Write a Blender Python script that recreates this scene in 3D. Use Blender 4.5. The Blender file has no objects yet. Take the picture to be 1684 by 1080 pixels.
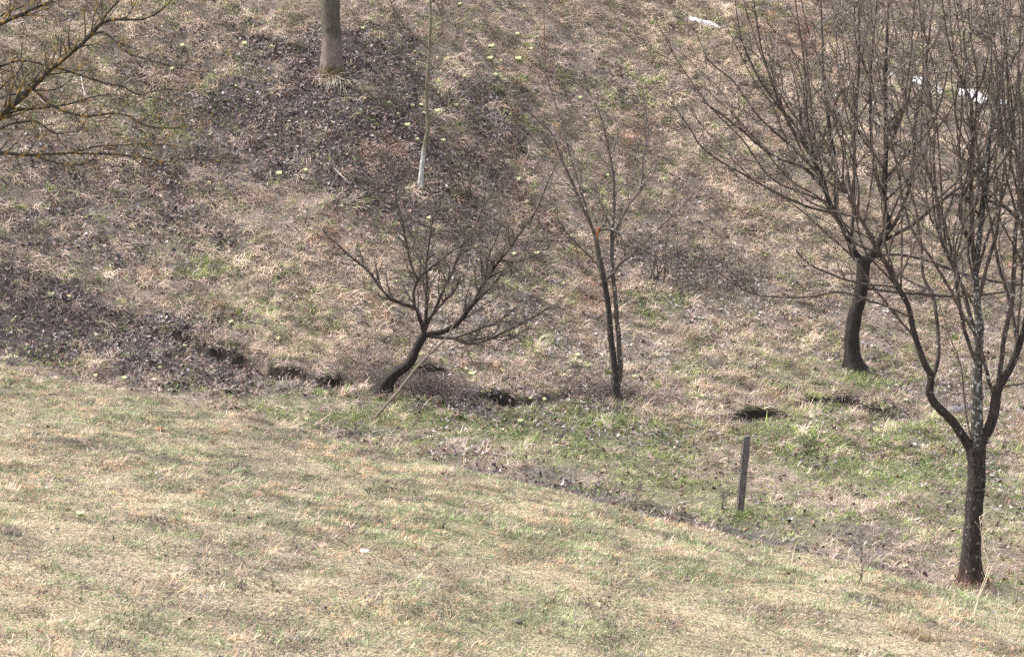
import bpy, math, random
import numpy as np

# ------------------------------------------------------------------ camera, sky, sun, exposure
SC = bpy.context.scene
COL = SC.collection
FPX, CX, CY = 3750.0, 842.0, 540.0          # focal length and centre of the photograph in its own pixels
PITCH = math.radians(8.0)
cam_d = bpy.data.cameras.new("camera"); cam = bpy.data.objects.new("camera", cam_d); COL.objects.link(cam)
cam_d.sensor_width = 36.0; cam_d.lens = 36.0*FPX/1684.0
cam_d.clip_start = 0.2; cam_d.clip_end = 600.0
cam.location = (0, 0, 0); cam.rotation_euler = (math.radians(90)-PITCH, 0, 0)
SC.camera = cam

SUN_EL, SUN_AZ = math.radians(52), math.radians(-72)   # azimuth clockwise from +Y: from the left, a little beyond the gully
w = bpy.data.worlds.new("World"); SC.world = w; w.use_nodes = True
wn = w.node_tree.nodes; wl = w.node_tree.links
bg = wn["Background"]; bg.inputs[1].default_value = 0.15
sky = wn.new("ShaderNodeTexSky"); sky.sky_type = 'NISHITA'; sky.sun_disc = False
sky.sun_elevation = SUN_EL; sky.sun_rotation = SUN_AZ; sky.dust_density = 4.0; sky.air_density = 1.0
hs = wn.new("ShaderNodeHueSaturation"); hs.inputs["Saturation"].default_value = 0.36
wl.new(sky.outputs[0], hs.inputs["Color"]); wl.new(hs.outputs[0], bg.inputs[0])
sd = bpy.data.lights.new("sun", 'SUN'); sd.energy = 0.8; sd.angle = math.radians(45); sd.color = (1, .97, .93)
so = bpy.data.objects.new("sun", sd); COL.objects.link(so)
so.rotation_euler = (math.radians(90)-SUN_EL, 0, -SUN_AZ + math.pi)   # checked below: -Z axis points away from the sun
SC.view_settings.view_transform = 'Standard'; SC.view_settings.look = 'None'
SC.view_settings.exposure = 2.06; SC.view_settings.gamma = 1.0; SC.view_settings.use_curve_mapping = False
SC.cycles.use_denoising = False
try:
    SC.cycles.max_bounces = 5; SC.cycles.diffuse_bounces = 3; SC.cycles.glossy_bounces = 1; SC.cycles.transmission_bounces = 2
except Exception:
    pass

rng = np.random.default_rng(7)
random.seed(7)

# ------------------------------------------------------------------ noise and terrain
def hash2(ix, iy, s):
    h = (ix.astype(np.int64)*374761393 + iy.astype(np.int64)*668265263 + s*1442695041) & 0xFFFFFFFF
    h = ((h ^ (h >> 13))*1274126177) & 0xFFFFFFFF
    h = (h ^ (h >> 16)) & 0xFFFFFFFF
    return h/4294967295.0
def vnoise(x, y, s=0):
    x = np.asarray(x, float); y = np.asarray(y, float)
    ix = np.floor(x); iy = np.floor(y); fx = x-ix; fy = y-iy
    fx = fx*fx*(3-2*fx); fy = fy*fy*(3-2*fy)
    a = hash2(ix, iy, s); b = hash2(ix+1, iy, s); c = hash2(ix, iy+1, s); d = hash2(ix+1, iy+1, s)
    return (a*(1-fx)+b*fx)*(1-fy)+(c*(1-fx)+d*fx)*fy
def fbm(x, y, s=0, o=3):
    t = 0; a = .5
    for k in range(o):
        t = t + a*vnoise(x*(2.03**k)+k*17.3, y*(2.03**k)-k*9.1, s+k); a *= .5
    return t/(1-.5**o)
def sstep(a, b, x):
    t = np.clip((x-a)/(b-a), 0, 1); return t*t*(3-2*t)

def crest(x): return 18.5 - .703*x + .25*np.sin(x*1.1+.4)
def base_ground(x, y):
    x = np.asarray(x, float); y = np.asarray(y, float)
    xc = 14*np.tanh(x/14)
    dc = crest(xc); t = np.maximum(0, y-dc)
    near = -2.44 - .156*xc - .081*y - .32*(np.sqrt(t*t+.7**2)-.7)
    floor = -5.45 - .09*xc + .06*(y-31)
    toe = 33.5 + .45*xc + .5*np.sin(x*.8)
    q = (y-toe)/1.3
    yy = np.minimum(y, 78)
    q = (yy-toe)/1.3
    far = floor + .50*1.3*np.logaddexp(0, q)
    k = .35
    z = k*np.logaddexp(near/k, far/k)
    z = z + .22*(fbm(x*.35, y*.35, 3, 2)-.5) * sstep(4, 10, y)
    hz = sstep(crest(xc)+1.0, crest(xc)+4, y)
    nz_ = (1-hz)*sstep(7, 9, y); z = z + nz_*.022*sstep(.35, .75, fbm(x*4.2, y*3.4, 31, 2))
    z = z + (.03+.12*hz)*(fbm(x*1.4, y*1.4, 11, 3)-.5) + (.022+.033*hz)*(fbm(x*5, y*5, 21, 2)-.5)
    return z
_G = {'ch': None}
def seg_dist(px, py, poly):
    best = np.full(px.shape, 1e9); sgn = np.zeros(px.shape); par = np.zeros(px.shape)
    for i in range(len(poly)-1):
        ax, ay, da = poly[i]; bx, by, db = poly[i+1]
        vx, vy = bx-ax, by-ay; L = vx*vx+vy*vy
        t = np.clip(((px-ax)*vx+(py-ay)*vy)/L, 0, 1)
        dx = px-(ax+t*vx); dy = py-(ay+t*vy); d = np.hypot(dx, dy)
        m = d < best
        best = np.where(m, d, best); sgn = np.where(m, np.sign(vx*dy-vy*dx), sgn); par = np.where(m, da+(db-da)*t, par)
    return best, sgn, par
def ground(x, y):
    z = base_ground(x, y)
    if _G['ch']:
        x = np.asarray(x, float); y = np.asarray(y, float)
        for poly in _G['ch']:
            xs = [p[0] for p in poly]; ys = [p[1] for p in poly]
            m = (x > min(xs)-1.2) & (x < max(xs)+1.2) & (y > min(ys)-1.2) & (y < max(ys)+1.2)
            if x.ndim == 0: x = x[None]; y = y[None]; m = np.atleast_1d(m)
            if not np.any(m): continue
            d, s, dep = seg_dist(x[m], y[m], poly)
            sd_ = d*s                                    # positive on the uphill side
            gx_, gy_ = x[m], y[m]; dep = .92*dep*np.clip(.5+1.5*sstep(.34, .60, fbm(gx_*2.6, gy_*1.3, 400, 2)), 0, 1.35); sd_ = sd_+.16*(fbm(gx_*4, gy_*4, 410, 2)-.5)
            prof = np.where(sd_ > 0, sstep(.08, .0, sd_), sstep(-.27, -.08, sd_))
            lip = np.exp(-((sd_-.22)/.16)**2)*.35
            dz = dep*(-prof+lip)
            z = np.atleast_1d(z); z[m] = z[m] + dz
    return z

SP, CP = math.sin(PITCH), math.cos(PITCH)
def ray(px, py):
    u = (px-CX)/FPX; v = (CY-py)/FPX
    return u, CP+v*SP, -SP+v*CP
def at(px, py, Y):
    dx, dy, dz = ray(px, py); t = Y/dy
    return np.array([dx*t, Y, dz*t])
_Y = np.arange(7.0, 70.0, .02)
def hit(px, py, ymin=7.0, fn=None):
    dx, dy, dz = ray(px, py); Y = _Y[_Y >= ymin]; t = Y/dy
    g = (fn or ground)(dx*t, Y); below = np.nonzero(dz*t <= g)[0]
    k = below[0] if len(below) else len(Y)-1
    return np.array([dx*t[k], Y[k], float(g[k])])

# eroded bank along the gully: (pixel x, pixel y, depth in metres)
_CH = [[(215,535,.02),(262,545,.06),(300,556,.14),(345,576,.12),(375,587,.28),(410,598,.24),(440,606,.14),(500,620,.15),(525,627,.20),(560,630,.20),(580,626,.05),(615,622,.02)],
       [(660,612,.05),(705,612,.22),(745,618,.06)],
       [(745,648,.04),(780,651,.10),(820,658,.24),(862,660,.28),(905,654,.22),(945,644,.06),(985,648,.05)],
       [(1190,691,.02),(1222,685,.13),(1262,679,.15),(1300,672,.02)],
       [(1305,668,.02),(1332,661,.30),(1362,657,.24),(1398,662,.26),(1415,666,.02)],
       [(1416,664,.04),(1440,675,.30),(1466,685,.34),(1490,690,.02)]]
_polys = []
for pl in _CH:
    _polys.append([(*hit(a, b, 24.0)[:2], c) for a, b, c in pl])
_G['ch'] = _polys

# ------------------------------------------------------------------ zones of ground cover (ellipses lying on the ground)
def zone(cx, cy, rx, ry, s=1.0, ymin=7.0):
    c = hit(cx, cy, ymin, base_ground)
    u = c*0 + np.array([rx/FPX*c[1], 0, 0]); a = hit(cx, cy-ry*.5, ymin, base_ground); b = hit(cx, cy+ry*.5, ymin, base_ground)
    vx, vy = a[0]-b[0], max(.15, a[1]-b[1])
    return (c[0], c[1], u[0], vx, vy, s)
ZONES = {
 'litter': [zone(560,165,230,105,1), zone(660,135,170,80,1), zone(420,250,220,100,.75), zone(700,300,180,100,.7), zone(300,110,120,70,.55), zone(210,330,200,90,.45), zone(770,180,120,90,.7),
            zone(60,490,160,50,1,24), zone(190,560,190,45,1.1,24), zone(30,560,150,50,1.1,24), zone(290,600,160,32,.9,24), zone(420,640,140,25,.55,24), zone(280,545,60,22,1,24),
            zone(1150,445,110,32,.4,24), zone(1080,430,70,35,.35,24), zone(740,660,90,28,.8,24), zone(990,655,70,25,.6,24), zone(140,400,200,60,.3), zone(1120,330,90,60,.15),
            zone(1000,150,140,60,.15)],
 'straw':  [zone(200,25,330,50,1), zone(480,40,70,45,1), zone(90,120,120,110,.75), zone(250,140,40,30,.7), zone(520,470,230,90,.85), zone(420,400,160,60,.45), zone(1060,40,220,70,.9), zone(1180,130,120,150,.7),
            zone(1150,250,130,110,.55), zone(900,420,120,80,.5), zone(520,560,160,40,.6,24), zone(1300,380,200,80,.6), zone(1560,300,200,200,.55),
            zone(1250,560,120,60,.4,24), zone(1500,870,110,30,.6,22), zone(1640,880,70,40,.5,22), zone(1180,740,130,25,.3,24)],
 'green':  [zone(480,660,170,30,.6,23), zone(560,690,120,22,.8,23), zone(900,700,330,42,1,23), zone(1150,800,200,40,.7,23), zone(1500,740,150,60,.7,23), zone(660,700,120,45,.9,23), zone(1050,760,260,45,.75,23), zone(1420,760,200,60,1,23), zone(1600,840,130,70,.6,23), zone(1080,500,45,25,1,24), zone(1410,630,60,22,.9,24),
            zone(60,590,70,14,.8,24), zone(220,200,130,60,.35), zone(1300,620,200,40,.45,24), zone(430,520,80,30,.4,24), zone(320,430,120,40,.4), zone(950,680,60,22,1,24), zone(700,690,60,25,1,24), zone(1290,850,120,40,.6,23), zone(1230,855,40,22,1,23),
            zone(1640,990,80,40,.7,20)],
 'mud':    [zone(600,712,130,14,.55,23), zone(760,765,120,15,.65,23), zone(930,812,140,18,.8,23), zone(1110,872,170,18,1,22), zone(1310,925,150,16,.85,22), zone(900,780,90,18,.7,23), zone(1000,830,110,18,.55,22), zone(1080,862,130,16,.8,22), zone(1200,895,140,20,1,22), zone(1420,880,110,22,.6,22), zone(1440,930,120,22,.5,22), zone(380,640,120,14,.4,24), zone(1350,765,40,14,.6,23)],
 'pale':   [zone(880,570,240,70,1,24), zone(1250,480,200,70,.9,24), zone(820,660,120,40,.7,24), zone(1340,560,160,50,.8,24), zone(1560,700,140,70,.8,23), zone(950,690,200,30,.6,24), zone(760,720,80,20,.5,23), zone(1640,640,80,90,.7,23)],
 'rust':   [zone(420,320,40,25,.9), zone(640,250,40,25,.9), zone(890,350,50,25,.6), zone(1030,210,50,40,.8), zone(770,230,60,25,.7), zone(960,500,40,50,.5), zone(1310,70,90,70,.5), zone(560,380,120,50,.2), zone(860,110,60,30,.5)],
}
FG_GREEN = [zone(200,690,200,25,.36), zone(330,760,180,30,.36), zone(750,860,220,45,.42), zone(1000,900,160,50,.36), zone(450,850,140,30,.30), zone(700,1020,200,40,.30), zone(1240,950,120,45,.30)]
FG_DARK = [zone(120,722,90,7,1.1), zone(260,752,60,7,1.1), zone(390,768,60,7,1.1), zone(210,740,40,6,1), zone(900,820,30,6,.8), zone(330,1005,50,8,.7), zone(355,915,45,13,1.1), zone(1150,1050,110,16,.6), zone(480,935,70,10,.5), zone(15,870,25,12,.9), zone(700,1000,70,10,.4), zone(640,815,40,10,.5)]
FG_STRAW = [zone(420,690,140,14,1), zone(600,745,120,14,1), zone(760,790,90,12,.9), zone(250,960,260,40,.7), zone(160,640,200,12,.6), zone(1350,1020,200,30,.8), zone(600,960,160,30,.5), zone(1560,1040,160,30,.8)]
def ell(zs, x, y, jit):
    tot = np.zeros(x.shape)
    for cx, cy, ux, vx, vy, s in zs:
        b = (y-cy)/vy; a = (x-cx-b*vx)/ux
        r = np.sqrt(a*a+b*b)+jit
        tot = np.maximum(tot, s*sstep(1.25, .45, r))
    return tot
def weights(x, y):
    jit = (fbm(x*.9, y*.9, 40, 3)-.5)*1.6+(fbm(x*4, y*4, 45, 2)-.5)*.9
    W = {k: ell(z, x, y, jit) for k, z in ZONES.items()}
    c = crest(14*np.tanh(x/14)); fg = sstep(c+.7, c+.2, y)
    W['fg'] = fg
    for k in ZONES: W[k] = W[k]*(1-fg)
    W['green'] = np.maximum(W['green'], fg*np.clip(ell(FG_GREEN, x, y, jit)+ .2*sstep(.50, .66, fbm(x*1.1, y*1.1, 61, 3)), 0, 1))
    W['straw'] = np.maximum(W['straw'], fg*ell(FG_STRAW, x, y, jit))
    W['dirt'] = fg*np.maximum(ell(FG_DARK, x, y, jit), .55*sstep(.66, .76, fbm(x*2.2, y*2.2, 77, 3)))
    return W

# ------------------------------------------------------------------ mesh helpers
def link(name, me, mat=None, parent=None, base=None):
    o = bpy.data.objects.new(name, me); COL.objects.link(o)
    if mat is not None: me.materials.append(mat)
    if parent is not None: o.parent = parent
    elif base is not None: o.location = base
    return o
def mesh_arrays(name, V, polys, col=None, smooth=True):
    """polys: list of integer arrays (n, k)"""
    me = bpy.data.meshes.new(name); V = np.asarray(V, np.float32)
    me.vertices.add(len(V)); me.vertices.foreach_set('co', V.ravel())
    nl = sum(p.size for p in polys); npoly = sum(len(p) for p in polys)
    me.loops.add(nl); me.polygons.add(npoly)
    me.loops.foreach_set('vertex_index', np.concatenate([p.ravel() for p in polys]).astype(np.int32))
    tot = np.concatenate([np.full(len(p), p.shape[1], np.int32) for p in polys])
    st = np.concatenate([[0], np.cumsum(tot)[:-1]]).astype(np.int32)
    me.polygons.foreach_set('loop_start', st)
    me.polygons.foreach_set('use_smooth', np.full(npoly, smooth))
    if col is not None:
        a = me.color_attributes.new('col', 'FLOAT_COLOR', 'POINT')
        c4 = np.ones((len(V), 4), np.float32); c4[:, :3] = col
        a.data.foreach_set('color', c4.ravel())
    me.update(calc_edges=True); me.validate()
    return me
def tag(o, label=None, cat=None, group=None, kind=None):
    if label: o['label'] = label
    if cat: o['category'] = cat
    if group: o['group'] = group
    if kind: o['kind'] = kind
    return o
def empty(name, loc, label, cat, group=None):
    o = bpy.data.objects.new(name, None); COL.objects.link(o); o.location = [float(v) for v in loc]
    o.empty_display_size = .2
    return tag(o, label, cat, group)

# ------------------------------------------------------------------ materials
def new_mat(name):
    m = bpy.data.materials.new(name); m.use_nodes = True
    nt = m.node_tree; return m, nt.nodes, nt.links, nt.nodes["Principled BSDF"]
def blade_mat(name, trans=.25, rough=.7, spec=.25):
    m, n, l, p = new_mat(name)
    a = n.new("ShaderNodeAttribute"); a.attribute_name = 'col'
    p.inputs["Roughness"].default_value = rough; p.inputs["Specular IOR Level"].default_value = spec
    l.new(a.outputs["Color"], p.inputs["Base Color"])
    t = n.new("ShaderNodeBsdfTranslucent"); l.new(a.outputs["Color"], t.inputs["Color"])
    mx = n.new("ShaderNodeMixShader"); mx.inputs[0].default_value = trans
    l.new(p.outputs[0], mx.inputs[1]); l.new(t.outputs[0], mx.inputs[2])
    l.new(mx.outputs[0], n["Material Output"].inputs[0])
    return m
def ground_mat():
    m, n, l, p = new_mat("soil_and_thatch")
    a = n.new("ShaderNodeAttribute"); a.attribute_name = 'col'
    tc = n.new("ShaderNodeTexCoord")
    nz = n.new("ShaderNodeTexNoise"); nz.inputs["Scale"].default_value = 22; nz.inputs["Detail"].default_value = 5; nz.inputs["Roughness"].default_value = .7
    l.new(tc.outputs["Object"], nz.inputs["Vector"])
    rp = n.new("ShaderNodeMapRange"); rp.inputs[1].default_value = .3; rp.inputs[2].default_value = .7; rp.inputs[3].default_value = .45; rp.inputs[4].default_value = 1.5
    l.new(nz.outputs[0], rp.inputs[0])
    mx = n.new("ShaderNodeMix"); mx.data_type = 'RGBA'; mx.blend_type = 'MULTIPLY'; mx.inputs[0].default_value = 1
    n3 = n.new("ShaderNodeTexNoise"); n3.inputs["Scale"].default_value = 75; n3.inputs["Detail"].default_value = 3; l.new(tc.outputs["Object"], n3.inputs["Vector"])
    r3 = n.new("ShaderNodeMapRange"); r3.inputs[1].default_value = .36; r3.inputs[2].default_value = .64; r3.inputs[3].default_value = .35; r3.inputs[4].default_value = 1.65; l.new(n3.outputs[0], r3.inputs[0])
    mm = n.new("ShaderNodeMath"); mm.operation = 'MULTIPLY'; l.new(rp.outputs[0], mm.inputs[0]); l.new(r3.outputs[0], mm.inputs[1])
    l.new(a.outputs["Color"], mx.inputs[6]); l.new(mm.outputs[0], mx.inputs[7]); l.new(mx.outputs[2], p.inputs["Base Color"])
    bp = n.new("ShaderNodeBump"); bp.inputs["Strength"].default_value = .8; bp.inputs["Distance"].default_value = .03
    l.new(nz.outputs[0], bp.inputs["Height"]); l.new(bp.outputs[0], p.inputs["Normal"])
    p.inputs["Roughness"].default_value = .9; p.inputs["Specular IOR Level"].default_value = .2
    return m
def bark_mat(name, base, base2, lichen=(.26,.28,.24), amount=.5, lscale=14, scale=9, soft=.04, bump=.6):
    """amount: noise level above which lichen shows (bigger = less)"""
    m, n, l, p = new_mat(name)
    tc = n.new("ShaderNodeTexCoord")
    mp = n.new("ShaderNodeMapping"); mp.inputs["Scale"].default_value = (1, 1, .28); l.new(tc.outputs["Object"], mp.inputs[0])
    n1 = n.new("ShaderNodeTexNoise"); n1.inputs["Scale"].default_value = scale*4; n1.inputs["Detail"].default_value = 6; n1.inputs["Roughness"].default_value = .65
    l.new(mp.outputs[0], n1.inputs["Vector"])
    r1 = n.new("ShaderNodeMapRange"); r1.inputs[1].default_value = .35; r1.inputs[2].default_value = .65; l.new(n1.outputs[0], r1.inputs[0])
    m1 = n.new("ShaderNodeMix"); m1.data_type = 'RGBA'; m1.inputs[6].default_value = (*base, 1); m1.inputs[7].default_value = (*base2, 1)
    l.new(r1.outputs[0], m1.inputs[0])
    n2 = n.new("ShaderNodeTexNoise"); n2.inputs["Scale"].default_value = lscale; n2.inputs["Detail"].default_value = 4; n2.inputs["Roughness"].default_value = .6
    l.new(tc.outputs["Object"], n2.inputs["Vector"])
    r2 = n.new("ShaderNodeMapRange"); r2.inputs[1].default_value = amount; r2.inputs[2].default_value = amount+soft; l.new(n2.outputs[0], r2.inputs[0])
    m2 = n.new("ShaderNodeMix"); m2.data_type = 'RGBA'; l.new(r2.outputs[0], m2.inputs[0]); l.new(m1.outputs[2], m2.inputs[6]); m2.inputs[7].default_value = (*lichen, 1)
    a = n.new("ShaderNodeAttribute"); a.attribute_name = 'col'      # paint, moss or wood showing: alpha-free tint, white = bark
    m3 = n.new("ShaderNodeMix"); m3.data_type = 'RGBA'; m3.blend_type = 'MULTIPLY'; m3.inputs[0].default_value = 1
    l.new(m2.outputs[2], m3.inputs[6]); l.new(a.outputs["Color"], m3.inputs[7])
    l.new(m3.outputs[2], p.inputs["Base Color"])
    bp = n.new("ShaderNodeBump"); bp.inputs["Strength"].default_value = bump; bp.inputs["Distance"].default_value = .02
    l.new(n1.outputs[0], bp.inputs["Height"]); l.new(bp.outputs[0], p.inputs["Normal"])
    p.inputs["Roughness"].default_value = .85; p.inputs["Specular IOR Level"].default_value = .2
    return m
def plain_mat(name, c, c2, scale=20, rough=.8, bump=.3, stretch=(1,1,1)):
    m, n, l, p = new_mat(name)
    tc = n.new("ShaderNodeTexCoord"); mp = n.new("ShaderNodeMapping"); mp.inputs["Scale"].default_value = stretch; l.new(tc.outputs["Object"], mp.inputs[0])
    nz = n.new("ShaderNodeTexNoise"); nz.inputs["Scale"].default_value = scale; nz.inputs["Detail"].default_value = 5; l.new(mp.outputs[0], nz.inputs["Vector"])
    r = n.new("ShaderNodeMapRange"); r.inputs[1].default_value = .3; r.inputs[2].default_value = .7; l.new(nz.outputs[0], r.inputs[0])
    mx = n.new("ShaderNodeMix"); mx.data_type = 'RGBA'; mx.inputs[6].default_value = (*c, 1); mx.inputs[7].default_value = (*c2, 1); l.new(r.outputs[0], mx.inputs[0])
    l.new(mx.outputs[2], p.inputs["Base Color"]); p.inputs["Roughness"].default_value = rough
    bp = n.new("ShaderNodeBump"); bp.inputs["Strength"].default_value = bump; bp.inputs["Distance"].default_value = .02; l.new(nz.outputs[0], bp.inputs["Height"]); l.new(bp.outputs[0], p.inputs["Normal"])
    return m

M_GROUND = ground_mat()
M_BLADE = blade_mat("grass_blades", .25)
M_LEAF = blade_mat("dead_leaves", .1, .55, .4)
M_PLANT = blade_mat("living_leaves", .3)

# ------------------------------------------------------------------ ground sheet
def axis(lo, a, b, hi, step, grow=1.25):
    mid = np.arange(a, b+step*.5, step); out = []; s = step; x = a
    while x > lo: s *= grow; x -= s; out.append(x)
    pre = out[::-1]; out = []; s = step; x = mid[-1]
    while x < hi: s *= grow; x += s; out.append(x)
    return np.array(pre+list(mid)+out)
def build_ground():
    xs = axis(-140, -9, 13, 140, .06); ys = axis(-60, 9, 48, 170, .06)
    X, Y = np.meshgrid(xs, ys); Z = ground(X.ravel(), Y.ravel())
    x = X.ravel(); y = Y.ravel()
    V = np.stack([x, y, Z], 1); nx, ny = len(xs), len(ys)
    i = np.arange(nx-1)[None, :] + nx*np.arange(ny-1)[:, None]; i = i.ravel()
    F = np.stack([i, i+1, i+nx+1, i+nx], 1)
    W = weights(x, y)
    C = np.tile(np.array([.165, .128, .102]), (len(x), 1))
    n1 = fbm(x*2.5, y*2.5, 90, 3)[:, None]
    def mix(c, wgt):
        nonlocal C; C = C*(1-wgt[:, None])+np.array(c)*wgt[:, None]
    mix((.235, .19, .118), np.clip(W['fg'], 0, 1)*.9)
    mix((.16, .128, .092), W['straw']*.8)
    mix((.085, .10, .038), W['green']*.75)
    mix((.048, .035, .034), np.clip(W['litter'], 0, 1)*.95)
    mix((.13, .11, .095), W['pale']*.5)
    mix((.14, .085, .05), W['rust']*.6)
    mix((.055, .049, .045), W['mud']*.9)
    mix((.06, .045, .035), W['dirt']*.8)
    # bare dark earth inside the eroded bank, undercut shade painted into its colour
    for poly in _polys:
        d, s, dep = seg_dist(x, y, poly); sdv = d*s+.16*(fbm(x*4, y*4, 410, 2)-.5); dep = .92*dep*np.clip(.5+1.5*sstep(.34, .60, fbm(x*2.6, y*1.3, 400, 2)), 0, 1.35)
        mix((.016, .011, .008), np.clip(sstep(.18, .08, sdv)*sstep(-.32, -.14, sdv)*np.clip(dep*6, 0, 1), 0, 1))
    C = C*(.65+.7*n1)
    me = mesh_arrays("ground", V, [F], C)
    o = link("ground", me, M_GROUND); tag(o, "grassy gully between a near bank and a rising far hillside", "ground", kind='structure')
build_ground()

# ------------------------------------------------------------------ blades of grass
def normal_at(x, y, e=.06):
    z = ground(x, y); zx = (ground(x+e, y)-z)/e; zy = (ground(x, y+e)-z)/e
    n = np.stack([-zx, -zy, np.ones_like(zx)], 1); return z, n/np.linalg.norm(n, axis=1)[:, None], zx, zy
def pick(pal, n):
    pal = np.array(pal); k = rng.integers(0, len(pal), n); t = rng.random((n, 1))
    k2 = rng.integers(0, len(pal), n)
    return (pal[k]*(1-t*.5)+pal[k2]*t*.5)*(.80+.40*rng.random((n, 1)))
STRAW = [(.52,.40,.305),(.46,.35,.265),(.60,.475,.38),(.40,.30,.23),(.50,.37,.285),(.33,.25,.20)]
STRAW_PINK = [(.46,.345,.295),(.39,.285,.25),(.52,.395,.345),(.30,.22,.20),(.42,.31,.275),(.23,.17,.158)]
STRAW_FG = [(.47,.36,.265),(.40,.30,.22),(.54,.44,.345),(.36,.26,.185),(.43,.32,.24),(.26,.195,.155),(.18,.14,.125)]
PEACH = [(.56,.365,.22),(.49,.305,.18),(.60,.41,.27),(.42,.25,.145)]
OLIVE = [(.24,.22,.115),(.19,.185,.10),(.30,.265,.155),(.15,.145,.08)]
GREEN = [(.20,.245,.07),(.25,.29,.09),(.12,.165,.055),(.27,.31,.12),(.19,.235,.09)]
GREEN_FG = [(.215,.255,.12),(.16,.21,.08),(.27,.30,.16),(.10,.145,.055),(.31,.325,.19)]
RUST = [(.33,.19,.135),(.25,.145,.105),(.39,.245,.175)]
GREY = [(.23,.195,.20),(.16,.135,.142),(.32,.28,.28)]
DARK = [(.072,.052,.053),(.048,.036,.041),(.10,.075,.073),(.036,.028,.034)]

def sample_xy(n, y0, y1, margin=1.3):
    y = rng.random(n*2); y = y0+(y1-y0)*np.sqrt(y) if y0 < 5 else np.sqrt(y0**2+(y1**2-y0**2)*y)
    h = .2245*1.10*y+margin; hm = h.max()
    x = (rng.random(n*2)*2-1)*hm; k = np.abs(x) < h
    return x[k][:n], y[k][:n]
def make_blades(x, y, length, width, lean, az, col, tipcol=None, lift=0.0, bend=1.35):
    """lean: angle from the ground normal; az: heading"""
    n = len(x); z, N, zx, zy = normal_at(x, y)
    d = np.stack([np.cos(az), np.sin(az), np.cos(az)*zx+np.sin(az)*zy], 1); d /= np.linalg.norm(d, axis=1)[:, None]
    side = np.cross(N, d); tw = rng.normal(0, .5, n)
    side = side*np.cos(tw)[:, None]+np.cross(d, side)*np.sin(tw)[:, None]*.6
    P = np.stack([x, y, z+lift-.004], 1)
    u1 = d*np.sin(lean*.75)[:, None]+N*np.cos(lean*.75)[:, None]
    l2 = np.minimum(lean*bend, 1.75); u2 = d*np.sin(l2)[:, None]+N*np.cos(l2)[:, None]
    w_ = (width*.5)[:, None]*side; L = length[:, None]
    mid = P+u1*L*.5; tip = mid+u2*L*.5
    V = np.stack([P-w_, P+w_, mid-w_*.8, mid+w_*.8, tip], 1).reshape(-1, 3)
    i = np.arange(n)*5
    q = np.stack([i, i+1, i+3, i+2], 1); t = np.stack([i+2, i+3, i+4], 1)
    if tipcol is None: tipcol = col
    C = np.stack([col, col, col*.5+tipcol*.5, col*.5+tipcol*.5, tipcol], 1).reshape(-1, 3)
    return V, q, t, C
class Acc:
    def __init__(s): s.V = []; s.q = []; s.t = []; s.C = []; s.n = 0
    def add(s, V, q, t, C):
        s.V.append(V); s.C.append(C); s.q.append(q+s.n); s.t.append(t+s.n); s.n += len(V)
    def build(s, name, mat, smooth=False):
        P = [np.concatenate(s.q)] if s.q else []
        if s.t: P.append(np.concatenate(s.t))
        me = mesh_arrays(name, np.concatenate(s.V), P, np.concatenate(s.C), smooth)
        return link(name, me, mat)

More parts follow.
